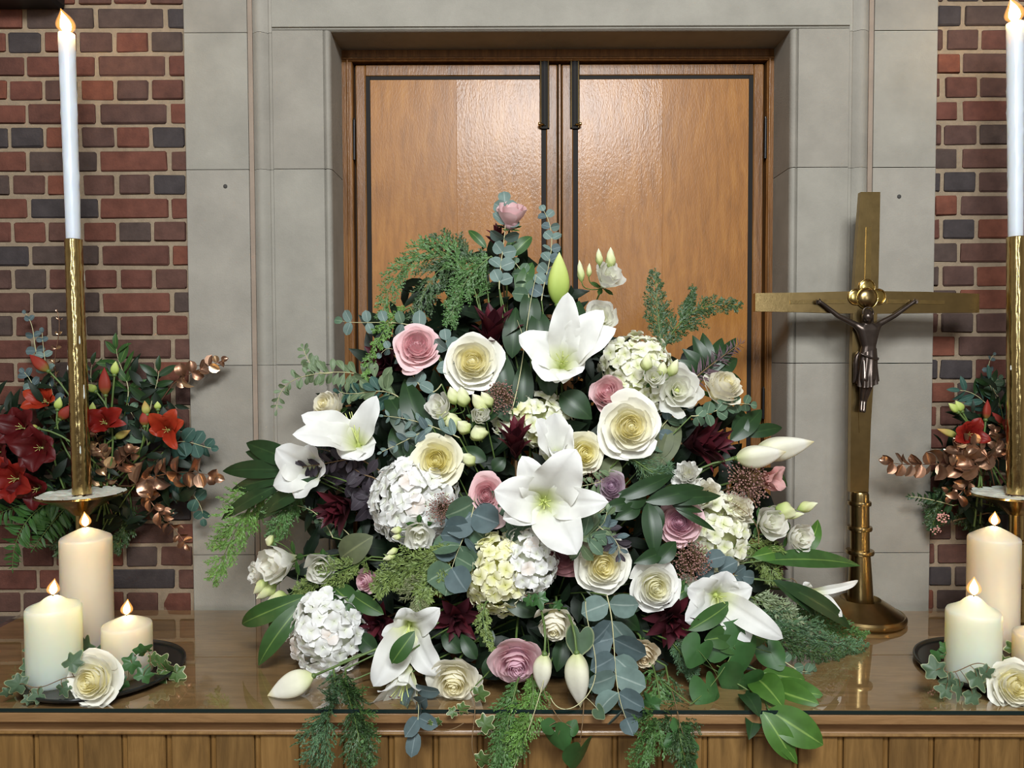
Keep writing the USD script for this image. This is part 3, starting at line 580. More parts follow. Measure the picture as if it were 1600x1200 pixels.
# the figure: one body, hull of spheres along the joints, smoothed
fy = cy0 - .012
def J(px, py, rp, dy=0.0): return np.array([*P(px, py, fy + dy)]), rp * (fy / F)
def bone(*js):
    pts = []
    sph = trimesh.creation.icosphere(2, 1.0).vertices
    for c, r in js: pts.append(sph * r + c)
    return m3d.Manifold.hull_points(np.vstack(pts).astype(np.float32))
jt = dict(head=J(1355.5, 495, 8.2, -.012), crown=J(1355, 490, 7.5, -.006), neck=J(1355.5, 505, 5, -.002), chl=J(1347, 515, 9), chr=J(1365, 515, 9), wl=J(1353, 541, 7), wr=J(1361, 541, 7), hl=J(1350, 562, 8), hr=J(1363, 562, 8),
          kl=J(1350.5, 592, 6.6, -.014), kr=J(1361, 592, 6.8, -.014), al=J(1346.5, 626, 3.6), ar=J(1350.5, 627, 3.6), fl=J(1345.5, 641, 3.2, -.008), fr=J(1349.5, 642, 3.2, -.008),
          sl=J(1337.5, 508, 5), sr=J(1372.5, 507, 5), el=J(1310, 494, 3.9), er=J(1398, 493, 3.9), hwl=J(1288, 476.5, 2.8), hwr=J(1422, 476, 2.8), ml=J(1281.5, 472, 2.9), mr=J(1428.5, 471.5, 2.9))
bones = [('head', 'crown'), ('head', 'neck'), ('neck', 'chl', 'chr'), ('chl', 'chr', 'wl', 'wr'), ('wl', 'wr', 'hl', 'hr'), ('hl', 'kl'), ('hr', 'kr'), ('kl', 'al'), ('kr', 'ar'), ('al', 'fl'), ('ar', 'fr'), ('chl', 'sl'), ('chr', 'sr'), ('sl', 'el'), ('sr', 'er'), ('el', 'hwl'), ('er', 'hwr'), ('hwl', 'ml'), ('hwr', 'mr')]
body = m3d.Manifold()
for b_ in bones: body = body + bone(*[jt[q] for q in b_])
for sgn, hx, hy in ((-1, 1281.5, 472), (1, 1428.5, 471.5)):
    for q in range(4): body = body + bone(J(hx + sgn * 1.5, hy - 2 + q * 1.4, 1.0), J(hx + sgn * (5 + (q in (1, 2)) * 1), hy - 2.6 + q * 1.7, .75, -.003))
    body = body + bone(J(hx - sgn * 1, hy - 2, 1.0), J(hx + sgn * 1, hy - 5, .8, -.003))
body = body + bone(J(1355.5, 497, 2.0, -.019), J(1355.5, 500, 2.2, -.019)) + bone(J(1350, 489, 3.4, -.003), J(1349, 503, 3.2, .002)) + bone(J(1361, 489, 3.4, -.003), J(1362, 503, 3.2, .002))
mm = body.refine_to_length(.003).to_mesh(); tm = trimesh.Trimesh(np.array(mm.vert_properties[:, :3]), np.array(mm.tri_verts), process=True)
trimesh.smoothing.filter_taubin(tm, iterations=8)
fig = cr.part('bronze_figure', (np.array(tm.vertices), np.array(tm.faces)), BRONZE, label='dark bronze figure with outstretched arms and bowed head')
hc = jt['crown'][0]; cr.part('thorn_crown', ring(hc + [0, -.004, .002], 8.3 * k, .0018, 0, 2 * math.pi, 24), BRONZE, parent=fig)
th = np.linspace(0, 2 * np.pi, 60, endpoint=False)
rows = []
for u in np.linspace(0, 1, 12):
    cxp = 1356.5 - 1.0 * u; cyp = 548 + 50 * u + 0
    c_ = P(cxp, cyp, fy - .006 * u); rw = (12.5 + 3.2 * u) * k; ry = (9 + 3.5 * u) * k
    fold_ = 1 + .09 * (.3 + u) * np.sin(th * 9 + 3 * u)
    rows.append(np.stack([c_[0] + rw * fold_ * np.cos(th), c_[1] + ry * fold_ * np.sin(th), c_[2] + .012 * np.sin(th * 1.0 + .6) * (u > .9) + .006 * np.cos(th) * (1 - u)], 1))
cr.part('loincloth', (np.vstack(rows), gfaces(12, 60, True)), BRONZE, parent=fig)
cr.part('cloth_end', tube(spline([P(1342, 550, fy - .002), P(1338, 560, fy - .004), P(1337, 580, fy - .002), P(1334, 598, fy)], 10), [.003, .005, .006, .006, .0055, .005, .005, .0045, .004, .002], 8), BRONZE, parent=fig)
cr.part('cloth_knot', tube(spline([P(1345, 553, fy - .014), P(1358, 558, fy - .018), P(1370, 562, fy - .012), P(1372, 560, fy - .004)], 10), .0028, 8), BRONZE, parent=fig)
# ------------------------------------------------------------------ plant makers
CORE = np.array([P(850, 900, 1.80)[0], 1.80, Z0 + .10])
FULL = [(2, .06, .70, -.1, 2.0), (3, .12, .73, -.1, 1.7), (3, .19, .74, -.05, 1.5), (3, .27, .73, .0, 1.5), (4, .37, .71, .04, 1.25), (4, .48, .66, .10, 1.15), (4, .60, .58, .22, 1.1), (5, .74, .45, .36, .95), (5, .90, .26, .46, .95)]
HALF = [(3, .12, .84, .0, 1.6), (3, .20, .88, .0, 1.4), (4, .32, .9, .03, 1.2), (4, .44, .86, .07, 1.05), (5, .56, .78, .16, .95), (5, .68, .60, .30, .85), (4, .82, .40, .45, .7)]
CUP = [(2, .16, .60, .0, 1.6), (3, .34, .80, .06, 1.35), (3, .56, .84, .18, 1.25), (3, .74, .72, .34, 1.15)]
def rosette(t, c, B, R, layers, mats, seed, ruffle=.03, tall=1.0, nu=9, nt=7, lip=.22, zb=-.42):
    """spiral of cupped petals about the axis B[2]; every petal is a part"""
    g = np.random.default_rng(seed); u = np.linspace(-1, 1, nu); tt = np.linspace(0, 1, nt); U, T = np.meshgrid(u, tt); a0 = g.uniform(0, 6.28)
    for li, (n, rho, zt, flare, half) in enumerate(layers):
        a0 += 1.0 + g.uniform(0, .6)
        for k in range(n):
            a = a0 + 2 * math.pi * k / n + g.normal(0, .10); rr = rho * g.uniform(.94, 1.06); zk = zt + g.normal(0, .02); fl = flare * g.uniform(.7, 1.35); h = half * g.uniform(.92, 1.08)
            te = T * (1 - .16 * np.abs(U) ** 2.6)
            w = np.sqrt(np.clip(te * 1.7, 0, 1)) * (1 - .12 * te ** 4)
            ang = a + U * h * w
            s = np.clip(te * 1.25, 0, 1); s = s * s * (3 - 2 * s)
            r = rr * (.22 + .78 * s) * (1 + .10 * U) + fl * rr * np.clip(te - .55, 0, 1) ** 2 * 2.2
            z = zb + (zk - zb) * te - (lip + fl * .9) * np.clip(te - .72, 0, 1) ** 2 * 3.2 * rho
            r = r + ruffle * te ** 2 * np.sin(U * 5 + g.uniform(0, 6)) * (.4 + rho); z = z + ruffle * 1.1 * te ** 3 * np.sin(U * 6.5 + g.uniform(0, 6)) * (.4 + rho)
            v = np.stack([r * np.cos(ang), r * np.sin(ang), z * tall], -1).reshape(-1, 3) * R
            t.part('petal', (v @ B + c, gfaces(nt, nu), (te * (.75 + .25 * np.abs(U))).ravel()), mats[li] if isinstance(mats, list) else mats)
def stem_to_core(t, c, f, R, rad=.0026, n=9, mat_=None, back=.5, to=None):
    g = np.random.default_rng(int(abs(c[0]) * 1e4) % 9999); e = CORE + g.uniform(-1, 1, 3) * [.09, .05, .05] if to is None else np.asarray(to)
    p0 = c - f * R * back; p1 = p0 - f * max(.05, np.linalg.norm(e - p0) * .35); s = np.linspace(0, 1, n)[:, None]
    t.part('stem', tube((1 - s) ** 2 * p0 + 2 * s * (1 - s) * p1 + s ** 2 * e, rad, 6), mat_ or STEM)
def sepals(t, c, B, R, n=5, size=.75, mat_=None, z=-.45):
    for k in range(n):
        a = k * 2 * math.pi / n + .3; d = np.array([math.cos(a), math.sin(a), .25]) @ B; b = c + B[2] * z * R
        t.part('sepal', blade(b, b + d * R * size, B[2] * -1.0, R * .32, 'drop', .3, -.1, 3, 5), mat_ or G_MID)
GR = {'rose': 'roses in the large white arrangement', 'lisi': 'lisianthus in the large white arrangement', 'hyd': 'hydrangea heads in the large white arrangement', 'lily': 'white lilies in the large arrangement'}
def rose(label, px, py, r, az, colour, seed, style='full', off=0., sq=1.0, roll=0., group=GR['rose'], stem=True, d=None):
    d = d or D(px, py, off, r * .7); c = P(px, py, d); R = r * d / F; f = face(*az); B = basis(f, roll)
    B[0] *= sq
    t = Thing('rose', label, 'rose', group, at=c); a, b, o = ROSE[colour]
    L = {'full': FULL, 'half': HALF, 'cup': CUP}[style]; n = len(L); ms = [a] * (n // 2 + (style == 'full') - (style != 'full')) + [b] * 2; ms = ms + [o] * (n - len(ms))
    tall = {'full': 1.0, 'half': 1.12, 'cup': 1.2}[style]
    rosette(t, c, B, R, L, ms, seed, tall=tall)
    zh = L[2][2] * tall - .13; hv = bud_mesh((0, 0, -.42), (0, 0, zh + .05), .47 if style == 'full' else .42, 0, 0, 20, 14, .55); t.part('heart', (hv[0] * R @ B + c, hv[1], hv[2]), a)
    sepals(t, c, B, R)
    if stem: stem_to_core(t, c, f, R)
    return t
def lisi(label, px, py, r, az, seed, off=0., buds=(), tall=1.25, sq=1.0, name='lisianthus', mats=None, style=CUP, ruffle=.07, group=GR['lisi'], d=None):
    d = d or D(px, py, off, r * .7); c = P(px, py, d); R = r * d / F; f = face(*az); B = basis(f, 0); B[0] *= sq
    t = Thing(name, label, 'flower', group, at=c); mi, mo = mats or (LISI['inner'], LISI['outer'])
    rosette(t, c, B, R, style, [mi] * 2 + [mo] * (len(style) - 2), seed, ruffle=ruffle, tall=tall, nu=11, nt=8)
    t.part('stamen_tuft', bud_mesh(c - f * R * .1, c + f * R * .35, R * .12, 0, 0), STAMEN)
    sepals(t, c, B, R, 5, .8, G_MID, -.55); stem_to_core(t, c, f, R, .002, back=.55 * tall)
    for bx, by, tx, ty, w in buds:                                   # base and tip of each bud, width, in pixels
        a, b = P(bx, by, d - .008), P(tx, ty, d - .014); t.part('bud', bud_mesh(a, b, w * d / F / 2, 4, 2.6), BUD_L)
        dr = nrm(a - b); e = c - f * R * .6; s = np.linspace(0, 1, 7)[:, None]; m = a + dr * np.linalg.norm(a - e) * .4
        t.part('bud_stalk', tube((1 - s) ** 2 * a + 2 * s * (1 - s) * m + s ** 2 * e, .0013, 5), STEM)
    return t
def bud_mesh(a, b, r, lobes=3, twist=0., n=18, m=14, full=.75):
    a, b = np.asarray(a, float), np.asarray(b, float); ax = nrm(b - a); L = np.linalg.norm(b - a); s = np.linspace(0, 1, m); th = np.arange(n) * 2 * np.pi / n
    X = nrm(np.cross(ax, [.2, 1, .1])); Y = np.cross(ax, X)
    R = r * (np.sin(np.pi * np.clip(s, .012, .992) ** full) ** .9)[:, None] * (1 - .13 * np.cos(lobes * (th[None] + twist * s[:, None])) * (lobes > 0))
    v = a + (s * L)[:, None, None] * ax + R[..., None] * (np.cos(th)[None, :, None] * X + np.sin(th)[None, :, None] * Y)
    return v.reshape(-1, 3), gfaces(m, n, True), np.repeat(s, n)
def lily_bud(label, bx, by, tx, ty, w, mat_=None, off=0., lobes=3, group='lily buds in the large arrangement', stem=True, d=None, dt=0.):
    d = d or min(D(bx, by, off), D(tx, ty, off)); a, b = P(bx, by, d), P(tx, ty, d + dt)
    t = Thing('lily_bud', label, 'flower bud', group, at=a); t.part('bud', bud_mesh(a, b, w * d / F / 2, lobes, .25, 24, 18, .72), mat_ or BUD_W)
    t.part('receptacle', bud_mesh(a - nrm(b - a) * .006, a + nrm(b - a) * .009, .006, 0, 0, 10, 8), STEM)
    if stem: stem_to_core(t, a, nrm(b - a), .01, .0026, back=.3)
    return t
def lily(label, px, py, az, petals, seed=0, off=0., stamens=6, mat_=None, th0=28., throat=.06, group=GR['lily'], st_len=.5, anther=False, name='lily', cat='lily', stem=True, d=None, st_dir=None, lift=.0):
    """petals: (screen angle deg, length px, width px, end angle from the axis deg)"""
    d = d or D(px, py, off, 20); c = P(px, py, d); f = face(*az); B = basis(f, 0); g = np.random.default_rng(seed); k = d / F
    t = Thing(name, label, cat, group, at=c); mean = np.mean([p[1] for p in petals]) * k
    nu, nt = 11, 17; u = np.linspace(-1, 1, nu); s = np.linspace(0, 1, nt); U, S = np.meshgrid(u, s)
    for i, (ang, L, W, th1) in enumerate(petals):
        a = math.radians(ang); th = np.radians(th0 + (th1 - th0) * np.linspace(0, 1, 40) ** 1.2); rr = np.cumsum(np.sin(th)) / 40; zz = np.cumsum(np.cos(th)) / 40
        scale = L * k / max(rr.max(), .45) ; ro, zo = np.interp(s, np.linspace(0, 1, 40), rr) * scale, np.interp(s, np.linspace(0, 1, 40), zz) * scale
        wid = W * 1.16 * k / 2 * np.maximum(np.sin(np.pi * np.clip(s, .0, 1) ** .92), .0) ** .62 + .0025 * (1 - s)
        tx, tz = np.gradient(ro), np.gradient(zo); ln = np.hypot(tx, tz); nx, nz = -tz / ln, tx / ln
        lat = (U * wid[:, None]); lift_ = (.42 - .75 * S ** 2) * np.abs(U) ** 1.6 * wid[:, None] - .13 * wid[:, None] * np.exp(-(U / .13) ** 2) + .17 * wid[:, None] * np.sin(S * 15 + np.sign(U) * 1.3 + g.uniform(0, 6)) * np.abs(U) ** 2.5 - L * k * .10 * np.clip(S - .72, 0, 1) ** 2 * 8 * (1 + .5 * g.normal())
        rad = ro[:, None] + nx[:, None] * lift_ + throat * mean * .35; z = zo[:, None] + nz[:, None] * lift_ - throat * mean - (i % 2) * .003
        v = np.stack([rad * math.cos(a) - lat * math.sin(a), rad * math.sin(a) + lat * math.cos(a), z], -1).reshape(-1, 3)
        t.part('petal', (v @ B + c, gfaces(nt, nu), S.ravel()), mat_ or LILY)
    t.part('throat', bud_mesh(c - f * mean * .42, c + f * mean * .14, mean * .10, 0, 0, 14, 10), BUD_G)
    for i in range(stamens + (stamens > 0)):
        a = i * 2 * math.pi / max(stamens, 1) + .4; dd = np.array([math.cos(a) * .34, math.sin(a) * .34, 1.0]) if i < stamens else np.array([0.05, .05, 1.1])
        if st_dir is not None: dd = np.array([math.cos(a) * .3, math.sin(a) * .3, .5]) + np.array([*st_dir, 0])
        e = c + (nrm(dd) @ B) * mean * st_len; m = c + f * mean * st_len * .5
        q = np.linspace(0, 1, 6)[:, None]; t.part('stamen' if i < stamens else 'pistil', tube((1 - q) ** 2 * c + 2 * q * (1 - q) * m + q * q * e, mean * (.012 if i < stamens else .02), 5), STAMEN)
        if anther and i < stamens: t.part('anther', bud_mesh(e - B[0] * mean * .05, e + B[0] * mean * .05, mean * .018, 0, 0, 8, 6), ANTHER)
    if stem: stem_to_core(t, c, f, mean * .42, .0028, back=1.0)
    return t
def hydrangea(label, px, py, rx, ry, az, colour, seed, n=64, off=0., flo=.27, group=GR['hyd'], d=None, deep=.85):
    d = d or D(px, py, off, ry * .8); c = P(px, py, d); k = d / F; f = face(*az); B = basis(f, 0); g = np.random.default_rng(seed)
    t = Thing('hydrangea', label, 'hydrangea', group, at=c); rx, ry = rx * k, ry * k; R = math.sqrt(rx * ry); r = R * flo
    i = np.arange(n) + .5; zc = 1 - i / n * 1.35; ph = i * 2.39996; m_ = list(HYD.values())
    tt = np.linspace(0, 1, 5); uu = np.linspace(-1, 1, 5); U, T = np.meshgrid(uu, tt)
    for q in range(n):
        z = zc[q]; s = math.sqrt(max(0, 1 - z * z)); nl = np.array([s * math.cos(ph[q]), s * math.sin(ph[q]), z]) + g.normal(0, .06, 3); nl = nrm(nl)
        pos = (nl * [rx, ry, R * deep] * g.uniform(.9, 1.06)) @ B - f * R * deep * .45
        nw = nrm((nrm(nl + g.normal(0, .22, 3))) @ B); Bf = basis(nw, g.uniform(0, 6.28)); pe = []
        for j in range(4):
            a = j * math.pi / 2 + g.normal(0, .1); L = r * g.uniform(.8, 1.08)
            w = np.sin(np.pi * np.clip(T, .03, .97) ** 1.15) ** .6 * .62 * L; lat = U * w
            rad = .04 * L + T * L; zz = .16 * L * np.sin(T * 2.4) + .22 * L * np.abs(U) ** 2 * T + (j % 2) * .05 * L + .04 * L * g.normal() - .25 * L * T ** 3 * g.uniform(.2, 1.2)
            pe.append((np.stack([rad * math.cos(a) - lat * math.sin(a), rad * math.sin(a) + lat * math.cos(a), zz], -1).reshape(-1, 3), gfaces(5, 5), T.ravel()))
        v, fc, al_ = join(pe)
        t.part('floret', (v @ Bf + c + pos, fc, al_), HYD[colour] if g.random() > .1 else HYD['cream' if colour in ('cream', 'green') else 'blush'])
    t.part('stalk_dome', (lambda m: ((np.array(m.vertices) * [rx * .8, ry * .8, R * deep * .7]) @ B + c - f * R * deep * .5, np.array(m.faces)))(trimesh.creation.icosphere(2, 1.0)), HYD[colour])
    stem_to_core(t, c - f * R * .9, f, R * .2, .0035)
    return t
def bracts(label, px, py, r, az, mats, seed, n=16, off=0., open_=50., wide=.37, group='burgundy leucadendrons in the large arrangement', name='leucadendron', d=None, stem=True):
    d = d or D(px, py, off, r * .4); c = P(px, py, d); L0 = r * d / F; f = face(*az); B = basis(f, 0); g = np.random.default_rng(seed); t = Thing(name, label, 'flower', group, at=c)
    for i in range(n):
        q = i / (n - 1); a = i * 2.39996 + g.normal(0, .15); th = math.radians(8 + (open_ - 8) * q ** .8 + g.normal(0, 4)); L = L0 * (1.05 - .25 * abs(q - .5)) * g.uniform(.9, 1.1)
        dr = np.array([math.sin(th) * math.cos(a), math.sin(th) * math.sin(a), math.cos(th)]) @ B; b = c - f * L0 * (.25 + .35 * q); nn = f - dr * np.dot(f, dr) - .3 * dr
        v, fc, al_ = blade(b, b + dr * L, -nn if False else nn, L * wide * g.uniform(.85, 1.15), 'lance', .35, .07, 5, 7)
        t.part('bract', (v, fc, np.repeat(np.linspace(0, 1, 7), 5)), mats[int(g.random() * len(mats)) % len(mats)])
    if stem: stem_to_core(t, c, f, L0, .003, back=.6, mat_=STEM_BROWN)
    return t
def path3(pts, off=0., d=None, n=24):
    """pixel path ((x, y[, depth offset]) ...) to a smooth line in space"""
    q = [P(p[0], p[1], (d if d is not None else D(p[0], p[1], off)) + (p[2] if len(p) > 2 else 0)) for p in pts]
    return spline(q, n)
def root(t, p0, rad=.0018, mat_=None):
    e = CORE + np.random.default_rng(int(abs(p0[0] * 1e4)) % 997).uniform(-1, 1, 3) * [.09, .05, .05]; s = np.linspace(0, 1, 7)[:, None]; m = (p0 + e) / 2 + [0, 0, .03]
    t.part('stem', tube((1 - s) ** 2 * p0 + 2 * s * (1 - s) * m + s * s * e, rad, 5), mat_ or STEM)
def sprig(label, pts, n, leaf, aspect, mat_, ang=60., shape='round', name='eucalyptus_sprig', cat='foliage', group=None, stem_mat=None, off=0., d=None, seed=1, rnd=.45, pair=True, taper=.55, srad=.0013, joined=False, tip=True, jit=.22, rooted=True, nu=5, nt=7, fold=.2, bend=.08, gap=0., tilt=None):
    c = path3(pts, off, d, 40); g = np.random.default_rng(seed); t = Thing(name, label, cat, group, at=c[0])
    t.part('stem', tube(c, np.linspace(srad * 1.3, srad * .6, 40), 6), stem_mat or STEM_PALE); k = (d or c[:, 1].mean()) / F
    if rooted: root(t, c[0], srad * 1.3, stem_mat or STEM)
    T = np.gradient(c, axis=0); T /= np.linalg.norm(T, axis=1, keepdims=True); mm = mat_ if isinstance(mat_, (list, tuple)) else [mat_]; parts = []
    for i in range(n):
        u = (i + .5 + gap) / (n + gap) if tip else (i + .3) / n; x = u * 39; i0 = int(min(38, x)); p = c[i0] + (c[i0 + 1] - c[i0]) * (x - i0); tg = T[i0]; V = np.array([0, -1.0, 0]) if tilt is None else np.array(tilt)
        S = nrm(np.cross(tg, V)); size = leaf * k * (1 - taper * u ** 1.5) * g.uniform(.82, 1.12)
        for sd in ((-1, 1) if pair else ((-1) ** i,)):
            an = math.radians(ang) + g.normal(0, jit); dr = nrm(math.cos(an) * tg + sd * math.sin(an) * S + g.normal(0, .16, 3)); nn = V + g.normal(0, rnd, 3)
            b = blade(p, p + dr * size, nn, size * aspect, shape, fold, bend * g.uniform(-.5, 1.5), nu, nt); m_ = mm[int(g.random() * len(mm)) % len(mm)]
            if joined: parts.append(b)
            else: t.part('leaf', b, m_)
    if tip:
        size = leaf * k * (1 - taper) * .9; b = blade(c[-1], c[-1] + T[-1] * size, [0, -1, 0.2], size * aspect, shape, fold, bend, nu, nt)
        if joined: parts.append(b)
        else: t.part('leaf', b, mm[0])
    if joined: t.part('leaflets', join(parts), mm[0], kind='stuff')
    return t
def conifer(label, pts, width, mat_, seed, n=26, off=0., d=None, name='conifer_spray', ang=34., group='conifer sprays', droop=0., rooted=True, fine=7, needle=7., cat='foliage', stem_mat=None, nw=.42):
    """flat feathery spray: side shoots, each with twigs, each set with scale needles"""
    c = path3(pts, off, d, 60); g = np.random.default_rng(seed); k = (d or c[:, 1].mean()) / F; T = np.gradient(c, axis=0); T /= np.linalg.norm(T, axis=1, keepdims=True); V = np.array([0, -1.0, 0])
    t = Thing(name, label, cat, group, at=c[0]); t.part('stem', tube(c, np.linspace(.0022, .0007, 60), 5), stem_mat or STEM)
    if rooted: root(t, c[0], .002)
    A, Bp, W = [], [], []; tw = []
    def shoot(p, dr, L, depth):
        m = max(3, int(L / (needle * k * .34))); q = np.linspace(0, 1, m)[1:]; sg = np.cumsum(g.normal(0, .05, 3)) * 0
        bend_ = np.array([0, 0, -droop]) * L
        pts_ = p + q[:, None] * dr * L + (q ** 2)[:, None] * bend_
        S = nrm(np.cross(dr, V + g.normal(0, .35, 3)))
        for j, pp in enumerate(pts_):
            for sd in (-1, 1):
                dn = nrm(dr * 1.0 + sd * S * .42 + g.normal(0, .13, 3)); A.append(pp); Bp.append(pp + dn * needle * k * (1 - .45 * q[j]) * g.uniform(.7, 1.15))
        tw.append((p, pts_[-1]))
    for i in range(n):
        u = (i + .6) / n; x = u * 59; i0 = int(min(58, x)); p = c[i0] + (c[i0 + 1] - c[i0]) * (x - i0); sd = (-1) ** i; S = nrm(np.cross(T[i0], V)); an = math.radians(ang * .85 + g.normal(0, 7))
        dr = nrm(math.cos(an) * T[i0] + sd * math.sin(an) * S + g.normal(0, .13, 3)); L = width * k * (1.0 - .75 * abs(u - .3) / .7) * g.uniform(.75, 1.15)
        for j in range(fine):
            v_ = (j + .4) / fine; pp = p + dr * L * v_ + np.array([0, 0, -droop]) * L * v_ ** 2; s2 = (-1) ** j; S2 = nrm(np.cross(dr, V + g.normal(0, .2, 3))); d2 = nrm(dr * math.cos(.45) + s2 * S2 * math.sin(.45) + g.normal(0, .10, 3))
            shoot(pp, d2, L * .5 * (1 - .6 * v_) * g.uniform(.8, 1.2), 2)
        shoot(p, dr, L, 1)
    shoot(c[-8], T[-1], np.linalg.norm(c[-1] - c[-8]) + .012, 1)
    A, Bp = np.array(A), np.array(Bp); dn = Bp - A; ln = np.linalg.norm(dn, axis=1, keepdims=True); S = np.cross(dn, g.normal(0, .6, A.shape) + V); S /= np.maximum(np.linalg.norm(S, axis=1, keepdims=True), 1e-9)
    w = ln * nw * .5; M = A + dn * .45; v = np.stack([A, M + S * w, Bp, M - S * w], 1).reshape(-1, 3); b = np.arange(len(A))[:, None] * 4
    t.part('needles', (v, np.vstack([b + [0, 1, 2], b + [0, 2, 3]])), mat_, False, kind='stuff')
    P0 = np.array([q[0] for q in tw]); P1 = np.array([q[1] for q in tw]); S = np.cross(P1 - P0, V); S /= np.maximum(np.linalg.norm(S, axis=1, keepdims=True), 1e-9); b = np.arange(len(P0))[:, None] * 4
    wv = .0005; Yv = np.array([0, wv, 0])
    v = np.stack([P0 - S * wv, P0 + S * wv, P1, P0 + Yv], 1).reshape(-1, 3); t.part('twigs', (v, np.vstack([b + [0, 1, 2], b + [1, 3, 2], b + [3, 0, 2]])), stem_mat or STEM, False, kind='stuff')
    return t
def leaves(label, items, mat_, name='leaf_spray', cat='foliage', group=None, off=0., d=None, shape='lance', rooted=True, stem_pts=None, nrm_=(0, -1, .25), fold=.22, bend=.12, nt=12):
    """single leaves drawn one by one: (base x, base y, tip x, tip y, width[, normal]) in pixels"""
    b0 = items[0]; c0 = P(b0[0], b0[1], d or D(b0[0], b0[1], off)); t = Thing(name, label, cat, group, at=c0)
    for it in items:
        da = d or D(it[0], it[1], off); db = d or D(it[2], it[3], off)
        if not d: db = min(db, da + .10)
        a, b = P(it[0], it[1], da), P(it[2], it[3], db); nn = it[5] if len(it) > 5 else nrm_
        t.part('leaf', blade(a, b, nn, it[4] * da / F, shape, fold, bend, 7, nt), mat_)
    if stem_pts: t.part('stem', tube(path3(stem_pts, off + .006, d, 20), .0018, 6), STEM)
    if rooted: root(t, c0)
    return t
_ivy = {}
def ivy_leaf(c, size, nn, up_ang, kind='lobed'):
    """five-lobed (or heart-shaped) leaf lying across nn, its tip along the screen angle"""
    th = np.linspace(0, 2 * np.pi, 48, endpoint=False)                 # 0 = tip
    if kind == 'lobed':
        r = .40 + .34 * np.exp(-(np.minimum(th, 2 * np.pi - th) / .34) ** 2); 
        for cc, am, wd in ((1.05, .24, .26), (2 * np.pi - 1.05, .24, .26), (2.1, .17, .28), (2 * np.pi - 2.1, .17, .28)): r = r + am * np.exp(-((th - cc) / wd) ** 2)
        r = r - .22 * np.exp(-((th - np.pi) / .22) ** 2)
    else:
        r = .52 + .16 * np.exp(-(np.minimum(th, 2 * np.pi - th) / .35) ** 2) + .06 * np.cos(2 * th) * 0 - .34 * np.exp(-((th - np.pi) / .3) ** 2) + .06 * np.exp(-((th - 2.4) / .5) ** 2) + .06 * np.exp(-((th - 2 * np.pi + 2.4) / .5) ** 2)
    B = basis(nn, 0); a = math.radians(up_ang); rows = []; al_ = []
    for q in (.02, .35, .7, 1.0):
        x, y = np.cos(th + a) * r * q, np.sin(th + a) * r * q; z = .10 * np.cos(2 * th) * q ** 2 - .10 * q ** 2 + .05 * np.abs(np.sin(th)) * q
        rows.append(np.stack([x, y, z], 1)); al_.append(np.clip(.18 + .8 * q * np.ones_like(th) - .2 * np.exp(-(np.sin(th * 2.5) / .25) ** 2) * (q < .95), 0, 1) if True else 0)
    return np.vstack(rows) * size @ B + c, gfaces(4, 48, True), np.concatenate(al_)
def ivy(label, vine, items, mat_, name='ivy_trail', group='ivy trails', d=None, off=0., kind='lobed', seed=1, rooted=True, vrad=.0011, vmat=None, dz=None):
    """items: (x, y, size px, tip angle[, depth offset])"""
    g = np.random.default_rng(seed); c = path3(vine, off, d, 40); t = Thing(name, label, 'ivy', group, at=c[0])
    t.part('vine', tube(c, vrad, 6), vmat or STEM_BROWN)
    if rooted: root(t, c[0], .0014)
    for it in items:
        da = (d if d is not None else D(it[0], it[1], off)) - .006 + (it[4] if len(it) > 4 else 0); p = P(it[0], it[1], da); nn = np.array([g.normal(0, .35), -1, .25 + g.normal(0, .3)])
        v = ivy_leaf(p, it[2] * da / F, nn, it[3], kind); t.part('leaf', v, mat_)
        j = np.argmin(np.linalg.norm(c - p, axis=1)); a = math.radians(it[3]); t.part('leaf_stalk', tube(spline([c[j], (c[j] + p) / 2 + [0, -.004, .004], p + [0, .001, 0]], 6), .0007, 5), vmat or STEM_BROWN)
    return t
def skimmia(label, px, py, r, az, seed, mat_=None, n=260, off=0., sq=1.0, d=None, name='skimmia', group='brown skimmia clusters', ball=.05):
    d = d or D(px, py, off, r * .6); c = P(px, py, d); R = r * d / F; f = face(*az); B = basis(f); g = np.random.default_rng(seed); t = Thing(name, label, 'flower', group, at=c)
    ic = trimesh.creation.icosphere(0, 1.0); iv, if_ = np.array(ic.vertices), np.array(ic.faces); bs, st_ = [], []
    for i in range(n):
        z = 1 - (i + .5) / n * 1.2; s = math.sqrt(max(0, 1 - z * z)); p = np.array([s * math.cos(i * 2.4) * sq, s * math.sin(i * 2.4), z * .8]) * g.uniform(.5, 1.15); q = c + (p @ B) * R
        bs.append((iv * R * ball * g.uniform(.6, 1.25) + q, if_)); 
        if i % 3 == 0: st_.append(tube([c - f * R * .5, c + (p @ B) * R * .5, q], R * .018, 4, False))
    t.part('buds', join(bs), mat_ or SKIM, True, kind='stuff'); t.part('stalks', join(st_), STEM_BROWN, True, kind='stuff'); stem_to_core(t, c, f, R, .0022, mat_=STEM_BROWN)
    return t
# ------------------------------------------------------------------ the large white arrangement
fo = Thing('floral_foam', 'block of green floral foam in a low black bowl hidden within the arrangement', 'floral foam', at=(CORE[0], CORE[1], Z0))
fo.part('bowl', lathe([(0, Z0 + .0005), (.13, Z0 + .0005), (.155, Z0 + .012), (.165, Z0 + .045), (.160, Z0 + .045), (.148, Z0 + .016), (0, Z0 + .012)], (CORE[0], CORE[1], 0), 48), BLACK, 35)
fo.part('foam_block', cbox((CORE[0] - .115, CORE[1] - .075, Z0 + .013), (CORE[0] + .115, CORE[1] + .075, Z0 + .17), .012), FOAM, 30)

